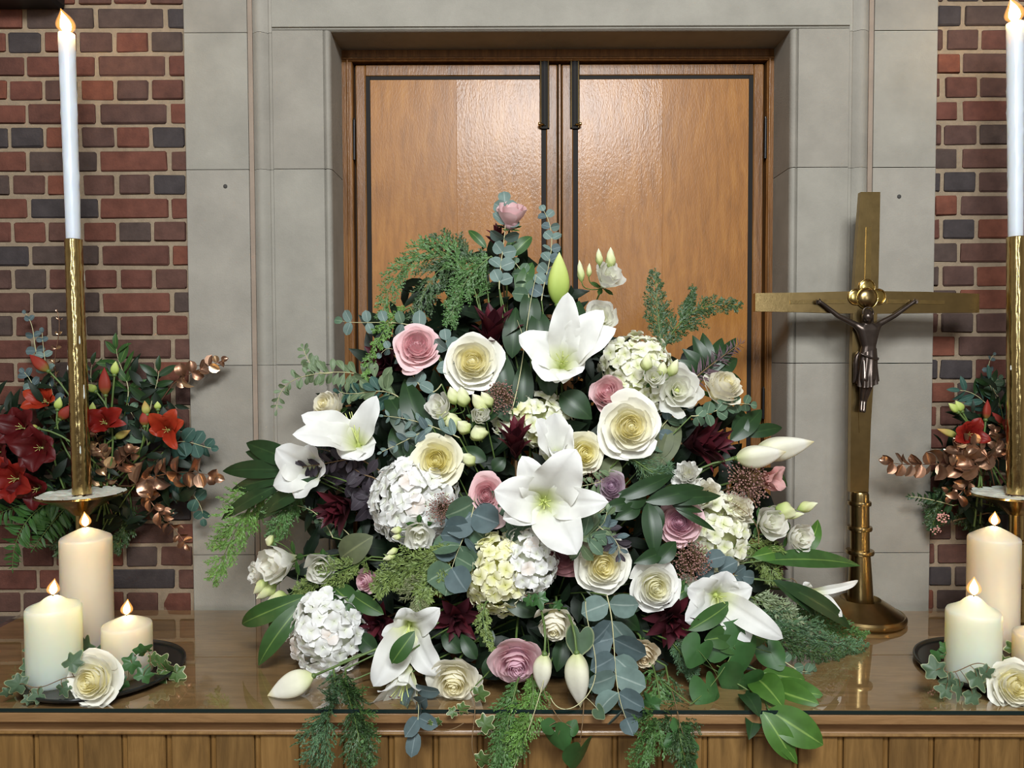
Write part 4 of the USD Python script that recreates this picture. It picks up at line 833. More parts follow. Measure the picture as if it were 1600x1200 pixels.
sil = Polygon([(600, 520), (660, 440), (760, 390), (850, 400), (880, 480), (960, 540), (1050, 560), (1110, 620), (1170, 690), (1180, 760), (1190, 850), (1190, 930), (1160, 1020), (1090, 1075), (900, 1085), (700, 1085), (570, 1060), (500, 1030), (450, 930), (480, 840), (470, 770), (520, 690), (560, 590)])
gf = np.random.default_rng(21); fill = []
for i in range(2600):
    px, py = gf.uniform(440, 1210), gf.uniform(380, 1090)
    if not sil.contains(Point(px, py)): continue
    d = D(px, py) + gf.uniform(.07, .20)
    if py > 640: d = min(d, table_d(min(py + 20, 1113)) - .012)
    if d < D(px, py) + .045: continue
    d = min(d, 2.0); c = P(px, py, d); a = gf.uniform(0, 6.28); L = gf.uniform(34, 62) * d / F; dr = np.array([math.cos(a), gf.normal(0, .35), math.sin(a)]); b = c + nrm(dr) * L
    if min(c[2], b[2]) < Z0 + .004 or b[1] > 2.04: continue
    fill.append(blade(c, b, [gf.normal(0, .5), -1, .4 + gf.normal(0, .5)], L * gf.uniform(.28, .5), 'lance', .2, .1, 3, 5))
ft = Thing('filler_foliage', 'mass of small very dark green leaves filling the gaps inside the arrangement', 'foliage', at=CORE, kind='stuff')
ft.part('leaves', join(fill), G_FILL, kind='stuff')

# roses
rose('large pale cream rose beside the pink rose with one drooping petal', 740, 567, 45, (-.05, .18), 'cream', 11)
rose('largest creamy yellow rose, at the lower edge of the pale pink rose and hydrangea', 981, 666, 48, (.05, .1), 'cream', 12, off=-.02)
rose('yellow-hearted rose just above the big white hydrangea', 684, 719, 39, (-.08, .12), 'yellow', 13)
rose('deep yellow rose tucked behind the upper petal of the big open lily', 909, 708, 33, (.28, .05), 'yellow', 14, off=.0)
rose('cream rose under the grey-green rosette sprig', 940, 880, 43, (.03, .08), 'cream', 15)
rose('pale greenish white rose above the burgundy leucadendron at the base', 1021, 914, 39, (.08, .05), 'white', 16, off=-.01)
rose('half-open cream rose facing up above the small round eucalyptus leaves', 1124, 613, 35, (.3, .62), 'ivory', 17, 'half')
rose('white rose facing down by the slate eucalyptus at the front edge', 711, 1058, 40, (-.05, -.30), 'ivory', 18)
rose('ivory half-open rose hanging below the cream hydrangea', 868, 966, 33, (-.1, -.5), 'ivory', 19, 'half', roll=.4)
rose('small beige rose beside the slate blue eucalyptus and burgundy bracts', 1005, 1016, 27, (-.1, -.35), 'beige', 20, 'half')
rose('closed cream rose behind the small-leaved grey sprig by the stone jamb', 519, 640, 31, (-.35, .45), 'ivory', 21, 'half', off=.03)
rose('pink rose with one drooping lower petal', 652, 544, 36, (.12, .38), 'pink', 22, off=-.01)
rose('pink rose at the very top of the arrangement', 797, 347, 29, (.1, .88), 'pink', 23, 'cup', off=.0)
rose('pale pink rose half hidden behind the largest cream rose', 953, 619, 33, (-.3, .38), 'pink', 24, 'half', off=.03)
rose('upright oval pink rose between the hydrangea and the big open lily', 761, 772, 33, (-.05, .16), 'pink', 25, 'full', sq=.80, off=-.01)
rose('mauve pink rose against the white hydrangea, crossed by a thin leaf', 1062, 815, 35, (-.2, .2), 'mauve', 26, off=.01)
rose('mauve pink rose facing down above the hanging conifer', 807, 1030, 39, (.02, -.34), 'mauve', 27, off=-.01)
rose('dusky rose-brown rose under the lower petal of the big open lily', 882, 864, 33, (-.1, .2), 'dusky', 28, off=.035)
rose('lilac rose half covered by the long leaves', 957, 762, 27, (-.2, .35), 'lilac', 29, 'half', off=.03)
rose('small dusky pink rose beside the yellow-green fern', 576, 906, 20, (-.4, .1), 'mauve', 30, 'half', off=.03)
for lab, (bx, by, tx, ty, w), colr, ref in (('loose pink petal', (640, 560, 652, 584, 40), 'pink', 0), ('loose', (775, 800, 768, 827, 36), 'pink', 1)):
    d = D(bx, by, -.03); a, b = P(bx, by, d), P(tx, ty, d - .012)
    th = Thing('drooping_petal', ('pink petal drooping beneath the rose beside the large pale cream one' if ref == 0 else 'pink petal drooping beneath the upright oval rose'), 'petal', 'drooping pink rose petals', at=a)
    v, f_, q = blade(a, b, (-.1, -1, .6), w * d / F, 'oval', -.25, -.15, 9, 9); th.part('petal_blade', (v, f_, np.repeat(np.linspace(.2, 1, 9), 9)), ROSE[colr][2]); th.part('petal_base', bud_mesh(a + [0, .012, .012], a + [0, .0, -.004], .006, 0, 0, 8, 6), ROSE[colr][1])

# lisianthus and ruffled small flowers
lisi('white lisianthus with four pointed buds standing above it', 946, 441, 27, (.25, .55), 41, off=.03, buds=((909, 441, 905, 406, 11), (920, 433, 921, 411, 8), (937, 415, 935, 388, 11), (954, 420, 954, 386, 15)))
lisi('open ruffled white lisianthus showing its dark heart beside the upper lily', 939, 499, 31, (-.08, .25), 42, tall=.9)
lisi('white ruffled lisianthus beside the half-open cream rose', 1056, 611, 36, (.05, .2), 43, tall=.9, off=-.01, style=CUP + [(4, .92, .5, .5, .7)])
lisi('small white lisianthus with plump buds in front of the upper hydrangea', 1020, 592, 20, (.0, .3), 44, off=-.02, buds=((1008, 580, 1013, 552, 18), (1033, 588, 1037, 565, 16), (1046, 588, 1059, 561, 16)))
lisi('white lisianthus among a cluster of lime buds', 693, 640, 26, (-.4, .4), 45, buds=((726, 636, 720, 604, 22), (712, 632, 703, 604, 19), (701, 657, 681, 640, 21), (716, 672, 696, 644, 26)))
lisi('lime-tinged lisianthus with green buds next to the burgundy leucadendron', 748, 652, 24, (.2, .3), 46, buds=((760, 645, 738, 615, 22), (768, 636, 752, 612, 18), (733, 676, 715, 658, 22), (752, 688, 743, 664, 29)), style=HALF[:5])
lisi('single green-white lisianthus bud near the yellow-hearted rose', 733, 717, 11, (-.4, .2), 47, off=.02, buds=((742, 726, 722, 709, 19),))
lisi('white lisianthus hanging over the lower edge of the big hydrangea', 655, 828, 28, (.1, -.3), 48, off=-.035, buds=((628, 828, 610, 829, 12), (627, 839, 612, 839, 10), (622, 858, 604, 866, 10), (618, 868, 598, 874, 10)))
lisi('large white bell-shaped lisianthus above lime buds beside the feathery conifer', 446, 876, 37, (-.55, .0), 49, off=-.02, tall=1.3, buds=((428, 846, 414, 843, 18), (418, 906, 396, 928, 17), (432, 914, 400, 936, 18), (448, 930, 418, 938, 20)))
lisi('creamy bell-shaped lisianthus between the dull round leaf and the large white bell', 503, 882, 29, (.1, -.05), 50, tall=1.2)
lisi('white lisianthus with lime buds pointing at the crucifix', 1195, 817, 32, (.25, .25), 51, buds=((1212, 792, 1246, 806, 26), (1246, 796, 1278, 786, 16), (1225, 806, 1257, 803, 12)), off=-.01)
lisi('outermost small ruffled white lisianthus beneath the lime buds', 1240, 838, 27, (.35, .1), 52)
lisi('thin pale lisianthus bloom at the outer edge behind the large white bell', 413, 893, 22, (-.7, .0), 53, off=.02)
lisi('small frilly white carnation above the long glossy leaves', 1075, 745, 24, (-.2, .5), 54, name='carnation', style=HALF[1:], ruffle=.12, mats=(ROSE['white'][1], ROSE['white'][2]), off=.02)
lisi('frilly cream carnation beside the upright white lisianthus', 1146, 799, 30, (.1, .35), 55, name='carnation', style=HALF[1:], ruffle=.12, mats=(ROSE['ivory'][1], ROSE['ivory'][2]), off=.015)
lisi('frilly cream bloom behind the leaf tip under the carnation', 1105, 772, 22, (-.1, .3), 56, name='carnation', style=HALF[1:], ruffle=.1, mats=(ROSE['ivory'][1], ROSE['ivory'][2]), off=.03)
lisi('cream bud-like bloom by the pale lily and the greenish white rose', 1067, 914, 22, (.3, .2), 57, off=.03)

# hydrangeas
hydrangea('biggest white hydrangea head, beneath the yellow-hearted rose', 640, 785, 67, 64, (-.18, .1), 'white', 61, 84, deep=.8)
hydrangea('cream yellow hydrangea head under the upright pink rose', 776, 900, 50, 62, (-.1, .05), 'cream', 62, 60)
hydrangea('whiter hydrangea head joined to the cream yellow one', 830, 880, 42, 55, (.2, .1), 'white', 63, 50, off=-.01)
hydrangea('oval white hydrangea head low down above the lily bud lying on the glass', 504, 998, 57, 63, (-.2, .0), 'white', 64, 64)
hydrangea('white hydrangea head near the conifer tips against the door', 998, 562, 54, 46, (.1, .4), 'green', 65, 60, off=.05)
hydrangea('white hydrangea florets below the upper head, beside the pale pink rose', 1000, 620, 42, 32, (.0, .1), 'green', 66, 32, off=.05)
hydrangea('greenish white hydrangea head behind the upright burgundy leucadendron', 838, 648, 66, 40, (.05, .35), 'green', 67, 60, off=.05)
hydrangea('white hydrangea head behind the mauve pink rose and brown skimmia', 1130, 838, 44, 62, (.2, .1), 'green', 68, 60, off=.02)

# lilies
lily('largest open white lily, facing out in the middle of the arrangement', 850, 784, (.0, .12), ((61, 90, 62, 72), (165, 78, 58, 80), (-58, 84, 62, 78), (116, 78, 44, 84), (2, 92, 42, 84), (200, 66, 40, 84)), 1, off=-.045, stamens=6, st_len=.38)
lily('open white lily with green stamens high up under the tall green bud', 878, 572, (-.05, .42), ((152, 74, 46, 95), (84, 84, 40, 62), (45, 84, 46, 70), (24, 86, 40, 78), (-55, 34, 60, 60), (205, 46, 60, 66)), 2, off=-.02, stamens=6, st_len=.5)
lily('white lily seen from the side with long upward stamens beside the purple-black sprig', 560, 695, (.05, .55), ((163, 84, 42, 92), (188, 88, 40, 80), (60, 60, 34, 60), (-70, 36, 44, 90), (-125, 36, 44, 90), (115, 34, 30, 70)), 3, off=-.01, stamens=6, st_len=.95, st_dir=(-.1, .9))
lily('partly hidden white lily behind the purple-black sprig tip', 497, 738, (-.4, .2), ((150, 62, 48, 84), (205, 60, 40, 84), (250, 44, 38, 80), (90, 40, 40, 70), (20, 30, 30, 70)), 4, off=.01, stamens=0)
lily('half-open white lily trumpet behind the deep yellow rose', 870, 722, (-.05, .76), ((95, 40, 46, 24), (40, 34, 44, 30), (150, 40, 44, 34), (210, 22, 44, 22), (270, 20, 46, 18), (330, 24, 44, 24)), 5, off=.0, th0=10., stamens=4, st_len=.8)
lily('drooping white lily above the burgundy-hearted one at the base', 640, 975, (.0, -.1), ((40, 66, 34, 82), (95, 36, 36, 76), (236, 84, 46, 76), (-50, 76, 42, 76), (190, 40, 30, 84)), 6, off=-.02, stamens=5, st_len=.9, st_dir=(-.1, -.9))
lily('lily hanging face down with dark burgundy anthers near the front edge', 636, 1040, (-.12, -.82), ((180, 60, 34, 70), (225, 62, 30, 50), (262, 66, 46, 40), (300, 62, 40, 44), (20, 30, 36, 60), (130, 40, 36, 60)), 7, off=-.02, th0=14., stamens=6, st_len=1.0, anther=True)
lily('wide open pale lily with ribbon petals beside the ivy leaves', 1118, 930, (.05, .1), ((160, 58, 44, 80), (205, 66, 46, 80), (78, 42, 44, 74), (18, 50, 36, 82), (-33, 98, 34, 86), (-58, 72, 40, 86)), 8, off=-.01, stamens=5, st_len=.45)
lily('cream lily petals showing between the two long leaves beside the crucifix foot', 1262, 925, (.3, .2), ((-48, 50, 18, 84), (-30, 34, 14, 84), (10, 76, 10, 110), (130, 20, 16, 80)), 9, off=.01, stamens=0)
lily_bud('tall green lily bud standing upright above the upper lily', 870, 476, 874, 394, 33, BUD_G, off=-.01)
lily_bud('lower of the two long closed white lilies pointing at the stone', 1150, 716, 1228, 706, 36, off=-.02)
lily_bud('longest closed white lily, pointing at the crucifix above its twin', 1180, 706, 1272, 690, 38, off=.0)
lily_bud('closed white lily bud lying on the glass under the low hydrangea', 490, 1056, 418, 1087, 38, off=-.03)
lily_bud('slim white lily bud hanging beside the mauve pink rose', 851, 1022, 846, 1082, 30, off=-.02)
lily_bud('plump closed white lily bud hanging over the glass edge by the ivy loop', 901, 1020, 907, 1105, 39, off=-.02)
lily_bud('small white lily bud behind the tall green bud', 862, 512, 886, 455, 15, off=.03)
lily('pale pink calla opening toward the crucifix above the white lisianthus', 1185, 750, (.75, .1), ((40, 26, 26, 60), (-30, 26, 24, 60), (110, 20, 26, 30), (250, 20, 26, 30)), 10, off=.01, stamens=0, mat_=CALLA, th0=12., name='calla', cat='calla', group='callas')

# burgundy leucadendrons
bracts('upright burgundy leucadendron in front of the greenish hydrangea', 806, 690, 62, (.0, .88), (BURG, BURG, BURG_D), 71, 14, open_=34, off=-.035)
bracts('dark burgundy leucadendron standing beneath the drooping top conifer', 770, 522, 74, (.05, .86), (BURG_D, BURG_D, BURG), 72, 18, open_=40, off=.03)
bracts('burgundy leucadendron leaning down beside the biggest hydrangea', 528, 795, 58, (-.5, -.25), (BURG, BURG_D), 73, 18, off=.0)
bracts('burgundy leucadendron whose bracts point at the closed lilies', 1100, 692, 66, (.72, .1), (BURG_D, BURG, BURG_D), 74, 20, off=.03)
bracts('burgundy leucadendron at the base beneath the greenish white rose', 1052, 972, 58, (.1, -.15), (BURG_D, BURG), 75, 20, open_=70)
bracts('burgundy leucadendron behind the drooping lily at the base', 714, 968, 50, (.2, -.1), (BURG_D, BURG), 76, 18, open_=70, off=.03)
bracts('burgundy leucadendron half hidden under the yellow-green fern', 590, 975, 48, (-.3, .0), (BURG_D, BURG), 77, 16, open_=70, off=.05)
bracts('small burgundy leucadendron behind the top pink rose', 778, 372, 34, (-.1, .8), (BURG_D, BURG), 78, 12, off=.03)
bracts('almost black burgundy leucadendron behind the drooping pink petal', 600, 566, 52, (-.4, .1), (BURG_D,), 79, 16, open_=65, off=.05)
bracts('rose-brown bract cluster by the long leaf pointing at the crucifix', 1213, 884, 28, (.4, -.2), (BURG_D, BURG), 80, 9, open_=60, off=.01)

# eucalyptus
EG = 'eucalyptus sprigs'
sprig('blue eucalyptus sprig crossing the top pink rose', ((780, 452), (782, 420), (788, 370), (789, 318)), 6, 26, .95, EUC, group=EG, off=-.01, seed=3, taper=.1)
sprig('blue eucalyptus sprig rising above the tall green bud', ((846, 470), (856, 420), (862, 380), (850, 330)), 8, 22, .95, (EUC, EUC_D), group=EG, seed=4, off=.01, taper=.4)
sprig('grey eucalyptus sprig reaching out against the door frame', ((668, 520), (610, 504), (560, 504), (536, 502)), 5, 27, .75, (EUC_G, EUC), group=EG, seed=5, ang=75, taper=.3)
sprig('single-stemmed eucalyptus behind the pink rose with one drooping petal', ((690, 600), (628, 560), (605, 545), (596, 552)), 4, 26, .9, EUC, group=EG, seed=6, off=.01)
sprig('eucalyptus leaves between the pink and the large cream rose', ((712, 590), (702, 560), (697, 532)), 2, 25, .95, EUC, group=EG, seed=7, off=.0, taper=.1)
sprig('small round eucalyptus leaves beneath the half-open cream rose', ((1080, 650), (1110, 645), (1140, 634), (1172, 632)), 6, 21, .95, EUC_G, group=EG, seed=8, off=-.015, taper=.3)
sprig('broad-leaved eucalyptus hanging beside the upright pink rose', ((742, 776), (735, 812), (720, 850), (704, 896)), 7, 48, 1.0, (EUC_G, EUC_D), group=EG, seed=9, off=-.02, ang=70, taper=.2)
sprig('grey-green eucalyptus tucked under the big open lily', ((840, 815), (822, 820), (800, 828), (790, 815)), 4, 26, .95, EUC_G, group=EG, seed=10, off=-.012)
sprig('large slate blue eucalyptus hanging over the front edge', ((948, 930), (958, 990), (962, 1050), (978, 1122)), 7, 56, .85, (EUC_D, EUC), group=EG, seed=11, off=-.03, ang=62, taper=.35)
sprig('slate blue eucalyptus hanging below the burgundy-hearted lily', ((644, 1050), (650, 1085), (654, 1110), (650, 1142)), 3, 52, .62, EUC_D, group=EG, seed=12, off=-.03, ang=35, taper=.2)
sprig('white-stemmed narrow eucalyptus crossing above the yellow-hearted rose', ((718, 684), (680, 668), (640, 656), (600, 650)), 7, 26, .42, EUC, group=EG, seed=13, off=-.02, ang=50, shape='oval')
sprig('narrow eucalyptus branching down to the purple-black sprig', ((676, 668), (650, 680), (620, 695), (597, 706)), 5, 24, .5, (EUC, EUC_D), group=EG, seed=14, off=-.02, ang=45, shape='oval')
sprig('eucalyptus leaves lying over the side hydrangea and pale lily', ((1096, 862), (1110, 886), (1128, 895), (1158, 900)), 3, 32, .9, EUC_D, group=EG, seed=15, off=-.02, taper=.1)
sprig('tiny eucalyptus leaves at the glass beside the laurel leaves', ((1218, 1030), (1235, 1040), (1250, 1048), (1268, 1046)), 3, 18, .9, EUC_G, group=EG, seed=16, off=-.01, taper=.1)
sprig('loose eucalyptus leaves among the top leaves beside the green bud', ((826, 470), (822, 440), (812, 420), (800, 405)), 4, 25, .9, EUC_G, group=EG, seed=17, off=.02)
sprig('eucalyptus leaf pair at the elbow of the burgundy bracts', ((1000, 700), (1030, 672), (1050, 650), (1072, 640)), 4, 36, .7, (EUC_D, EUC_G), group=EG, seed=18, off=.02)
sprig('small grey-green leaves behind the white lisianthus bells', ((560, 860), (540, 830), (500, 815)), 3, 30, .6, EUC_G, group=EG, seed=19, off=.05, shape='oval')
# small-leaved sprigs
SG = 'small-leaved sprigs'
sprig('small-leaved grey-green sprig arching out over the stone', ((600, 600), (540, 582), (490, 585), (450, 600), (432, 640)), 20, 27, .48, G_SILVER, name='parvifolia_sprig', group=SG, seed=31, shape='drop', ang=55, off=.02, jit=.4)
sprig('upper fork of the small-leaved sprig against the stone jamb', ((520, 582), (490, 575), (480, 560), (474, 545)), 9, 25, .48, G_SILVER, name='parvifolia_sprig', group=SG, seed=32, shape='drop', ang=50, off=.02, rooted=False)
sprig('teal small-leaved sprig above the side-facing lily', ((622, 620), (580, 612), (555, 615), (530, 612)), 18, 32, .5, (EUC_T, G_SILVER), name='parvifolia_sprig', group=SG, seed=33, shape='drop', ang=55, off=-.0, jit=.5)
sprig('purple-black small-leaved sprig crossing the hidden lily', ((560, 715), (520, 722), (485, 728), (440, 729)), 18, 26, .45, PURPLE, name='parvifolia_sprig', group=SG, seed=34, shape='drop', ang=55, off=-.025, stem_mat=STEM_BROWN)
sprig('purple-black tuft behind the side-facing lily', ((580, 745), (550, 730), (520, 708), (490, 702)), 20, 32, .48, PURPLE, name='parvifolia_sprig', group=SG, seed=35, shape='drop', ang=60, off=-.0, jit=.6, stem_mat=STEM_BROWN)
sprig('dark purple foliage between the lily and the biggest hydrangea', ((600, 800), (570, 770), (545, 750), (520, 748)), 18, 40, .6, PURPLE, name='parvifolia_sprig', group=SG, seed=36, shape='oval', ang=60, off=.03, jit=.6, stem_mat=STEM_BROWN)
sprig('grey-green rosette sprig above the cream rose under the big open lily', ((900, 845), (930, 830), (945, 812), (948, 800)), 14, 38, .5, (G_SILVER, EUC_G), name='parvifolia_sprig', group=SG, seed=37, shape='drop', ang=62, off=-.05, jit=.7)
sprig('dark tip of the rosette sprig over the cream rose', ((935, 822), (955, 838), (965, 850), (968, 866)), 10, 32, .42, (EUC_D, PURPLE), name='parvifolia_sprig', group=SG, seed=38, shape='drop', ang=50, off=-.05, jit=.5)
sprig('upper grey-green rosette sprig right under the petal tip of the big open lily', ((905, 850), (920, 825), (938, 800), (956, 790)), 12, 34, .52, (EUC_G, G_SILVER), name='parvifolia_sprig', group=SG, seed=43, shape='drop', ang=65, off=-.04, jit=.7)
sprig('grey-green small leaves below the deep yellow rose', ((960, 745), (930, 755), (905, 760)), 6, 24, .5, G_SILVER, name='parvifolia_sprig', group=SG, seed=39, shape='drop', off=.02)
sprig('dark blackish conical sprig under the mauve-hearted tuft of leaves', ((520, 840), (490, 800), (465, 790)), 12, 12, .4, PINE_D, name='parvifolia_sprig', group=SG, seed=40, shape='lance', off=.02, ang=45)
# pieris-like tuft with plume
leaves('dark green pointed leaf rosette behind the mauve plume near the door inlay', ((1105, 585, 1098, 520, 26), (1105, 585, 1128, 528, 26), (1105, 585, 1066, 545, 24), (1105, 585, 1082, 524, 24), (1110, 590, 1152, 560, 26), (1110, 592, 1158, 594, 24), (1100, 590, 1058, 562, 22), (1105, 588, 1150, 528, 22)), G_DARK, off=.03)
sprig('mauve feathery plume in front of the pointed leaf rosette', ((1075, 600), (1105, 575), (1130, 556), (1158, 536)), 30, 26, .12, ASTER, name='astilbe_plume', cat='flower', seed=41, shape='lance', ang=48, off=.0, joined=True, nu=3, nt=4, stem_mat=STEM_BROWN, jit=.4)
# skimmia
skimmia('copper-pink skimmia cluster touching the biggest hydrangea', 690, 794, 23, (.3, .2), 81, off=-.03)
skimmia('brown skimmia cluster under the mauve pink rose', 1080, 876, 30, (.2, .2), 82, off=-.02, n=320)
skimmia('brown skimmia cluster below the closed lilies', 1165, 755, 36, (.3, .3), 83, off=.0, n=320)
skimmia('pinkish skimmia cluster above the greenish hydrangea', 782, 622, 26, (-.1, .4), 84, off=.01)
skimmia('few dark skimmia buds below the lilac rose', 925, 742, 18, (0, .2), 85, off=.02, n=60)

# conifers and ferns
conifer('dark green conifer spray drooping from the top over the door', ((745, 470), (715, 410), (680, 392), (630, 420), (600, 490)), 52, PINE, 91, 30, off=.02, droop=.3)
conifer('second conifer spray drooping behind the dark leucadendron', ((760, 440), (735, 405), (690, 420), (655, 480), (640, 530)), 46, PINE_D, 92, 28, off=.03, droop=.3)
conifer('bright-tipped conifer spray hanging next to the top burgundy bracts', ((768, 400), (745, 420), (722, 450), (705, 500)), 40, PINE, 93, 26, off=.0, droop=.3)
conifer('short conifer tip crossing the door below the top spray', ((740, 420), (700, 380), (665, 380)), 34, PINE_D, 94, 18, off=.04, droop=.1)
conifer('thin conifer strand hanging by the grey eucalyptus', ((640, 480), (605, 510), (585, 545), (570, 590)), 22, PINE_L, 95, 18, off=.0)
conifer('upright conifer spray against the door beside the upper hydrangea', ((1034, 545), (1030, 510), (1026, 470), (1024, 428)), 32, PINE_D, 96, 24, off=.04, ang=38)
conifer('conifer spray fanning toward the door inlay', ((1040, 540), (1062, 505), (1100, 480), (1152, 478)), 36, PINE_D, 97, 26, off=.04, ang=38)
conifer('short conifer side shoot between the two door sprays', ((1056, 512), (1075, 485), (1082, 452)), 24, PINE_D, 98, 16, off=.04)
conifer('long feathery conifer falling past the stone on the outer edge', ((462, 735), (420, 755), (385, 800), (358, 850), (336, 905)), 62, PINE_L, 99, 34, off=.0)
conifer('shorter feathery conifer falling beside the hidden lily', ((500, 745), (470, 755), (448, 790), (428, 835)), 54, PINE, 100, 26, off=.01)
conifer('dark blue-green pine tuft beside the lilac rose', ((970, 715), (1000, 725), (1020, 738), (1046, 732)), 36, PINE_B, 101, 24, off=.0, ang=30, needle=12, nw=.12)
conifer('conifer bunch hanging over the glass below the low hydrangea', ((520, 1040), (522, 1085), (510, 1130), (500, 1215)), 82, PINE_B, 102, 32, off=-.01, ang=28)
conifer('conifer strand hanging over the altar edge beside the low lily bud', ((540, 1045), (545, 1090), (558, 1140), (560, 1215)), 72, PINE_D, 103, 32, off=-.025, ang=30)
conifer('loose conifer tip pointing sideways over the altar front', ((535, 1070), (560, 1105), (574, 1140), (578, 1200)), 48, PINE, 104, 22, off=-.03, ang=34)
conifer('bright conifer hanging below the mauve pink rose', ((810, 1060), (800, 1100), (790, 1150), (778, 1215)), 62, PINE, 105, 32, off=-.02, ang=30)
conifer('second conifer strand behind the slim white bud', ((830, 1050), (832, 1090), (815, 1140), (800, 1200)), 52, PINE_L, 106, 26, off=-.01, ang=30)
conifer('conifer hanging beneath the small beige rose', ((1020, 1040), (1030, 1090), (1020, 1140), (995, 1215)), 70, PINE, 107, 32, off=-.02, ang=32)
conifer('conifer strand beside the ivy over the altar edge', ((1040, 1040), (1050, 1090), (1060, 1140), (1075, 1215)), 58, PINE_D, 108, 28, off=-.015, ang=32)
conifer('short blue-green conifer tuft above the small hanging leaves', ((1045, 1000), (1070, 1030), (1085, 1060)), 32, PINE_B, 109, 20, off=.0)
conifer('dense blue-green conifer lying on the glass toward the crucifix', ((1170, 950), (1220, 975), (1280, 1000), (1350, 1012)), 56, PINE_B, 110, 34, off=-.02, ang=30)
conifer('dark conifer under the dense blue-green one', ((1160, 975), (1220, 1005), (1270, 1020), (1318, 1020)), 46, PINE_D, 111, 30, off=-.02, ang=30)
conifer('conifer tips reaching the crucifix foot', ((1230, 950), (1280, 968), (1315, 985), (1352, 992)), 40, PINE, 112, 26, off=.0, ang=30)
conifer('silvery conifer shoot over the dense blue-green one', ((1165, 930), (1200, 945), (1235, 965), (1262, 985)), 34, G_SILVER, 113, 22, off=-.03, ang=36, needle=13, nw=.3)
conifer('yellow-green fern cascading below the big hydrangea', ((690, 870), (655, 880), (620, 895), (590, 925)), 44, PINE_Y, 114, 28, off=-.03, ang=40, needle=11, nw=.3, name='fern_frond', group='fern fronds')
conifer('yellow-green fern beside the slate eucalyptus under the hydrangea', ((700, 850), (685, 880), (672, 910), (660, 940)), 40, PINE_Y, 115, 26, off=-.03, ang=40, needle=11, nw=.3, name='fern_frond', group='fern fronds')
conifer('olive fern frond running under the creamy bells', ((580, 870), (540, 890), (500, 905), (462, 925)), 30, PINE_Y, 116, 26, off=-.01, ang=50, needle=9, nw=.3, name='fern_frond', group='fern fronds')
conifer('small olive fern frond beneath the cream hydrangea', ((760, 940), (755, 970), (760, 990), (770, 1012)), 20, PINE_Y, 117, 16, off=-.01, ang=40, name='fern_frond', group='fern fronds')
conifer('light green fern tuft under the side hydrangea', ((1160, 850), (1185, 860), (1200, 880), (1205, 905)), 36, PINE_Y, 118, 22, off=.0, ang=42, needle=10, nw=.25, name='fern_frond', group='fern fronds')
conifer('grey feathery tuft below the yellow-green fern', ((670, 905), (650, 925), (655, 945), (660, 960)), 26, G_DULL, 119, 18, off=-.035, ang=36, needle=11, nw=.25, name='fern_frond', group='fern fronds')

# broad leaves
leaves('long dark glossy leaves fanning out over the stone above the falling conifer', ((478, 728, 385, 692, 34), (470, 730, 384, 706, 24), (470, 735, 348, 736, 30), (470, 738, 360, 768, 24), (455, 748, 346, 812, 24), (505, 745, 404, 806, 28), (470, 770, 403, 812, 20)), G_DARK, off=.0, stem_pts=((560, 760), (500, 740), (455, 735)))
leaves('two long leaves arching over the glass beside the low hydrangea', ((482, 930, 378, 975, 34), (475, 940, 404, 1040, 34), (470, 935, 420, 980, 22)), G_MID, off=-.02, bend=.2)
leaves('spray of long glossy leaves in the middle above the mauve pink rose', ((1010, 783, 966, 770, 36), (965, 780, 1052, 742, 26), (1008, 784, 1100, 762, 30), (1030, 782, 1126, 775, 24), (1012, 785, 1023, 874, 32), (1018, 788, 1034, 830, 24), (1000, 790, 960, 812, 26), (985, 785, 940, 795, 22), (1050, 790, 1098, 800, 12), (1055, 795, 1118, 830, 12), (1035, 862, 990, 880, 24), (1025, 880, 1056, 846, 28)), G_DARK, off=-.035, stem_pts=((940, 800), (1000, 785), (1090, 780)))
leaves('long green leaf pointing at the crucifix shaft', ((1190, 876, 1344, 884, 34),), G_MID, off=-.01, nrm_=(0, -1, .9), bend=.06)
leaves('olive leaf behind the long leaf that points at the crucifix', ((1175, 870, 1226, 858, 24), (1180, 876, 1205, 862, 14)), G_BRIGHT, off=.0)
leaves('upright light green leaf rising beside the outermost lisianthus', ((1250, 872, 1278, 812, 24),), G_BRIGHT, off=.03, bend=.18)
leaves('two long dark leaves sloping down to the crucifix foot', ((1212, 908, 1330, 984, 30), (1208, 906, 1274, 962, 24)), G_DARK, off=-.03, bend=.1, nrm_=(.2, -1, .5))
leaves('fan of bright laurel leaves hanging over the glass and altar edge', ((1190, 1050, 1258, 1062, 32), (1180, 1060, 1224, 1106, 48), (1205, 1072, 1286, 1086, 40), (1208, 1076, 1280, 1100, 44), (1200, 1108, 1286, 1164, 54), (1192, 1112, 1238, 1188, 40), (1186, 1110, 1246, 1194, 24)), G_BRIGHT, off=-.03, shape='oval', stem_pts=((1120, 1040), (1170, 1070), (1200, 1108)), group='laurel sprays', name='laurel_spray')
leaves('dark laurel leaves hanging between the ivy and the bright laurel fan', ((1172, 1080, 1170, 1156, 34), (1160, 1085, 1186, 1120, 30)), G_DARK, off=-.03, shape='oval', group='laurel sprays', name='laurel_spray')
leaves('dark leaves crossing the wide open pale lily', ((1075, 985, 1142, 940, 30), (1130, 992, 1168, 938, 26), (1100, 1000, 1150, 990, 36), (1150, 985, 1196, 1000, 34), (1108, 1000, 1170, 1012, 30)), G_MID, off=-.035)
leaves('dull green round leaf between the creamy bells and the biggest hydrangea', ((532, 872, 583, 838, 46),), G_DULL, off=-.01, shape='oval')
leaves('fresh green leaf lying over the drooping lily', ((612, 1036, 648, 986, 30),), G_MID, off=-.085, shape='oval')
leaves('dark broad leaves behind the yellow-hearted rose', ((660, 700, 600, 608, 40), (665, 690, 632, 592, 44), (690, 690, 640, 640, 40), (640, 720, 650, 660, 30), (628, 720, 612, 668, 26)), G_DARK, off=.02)
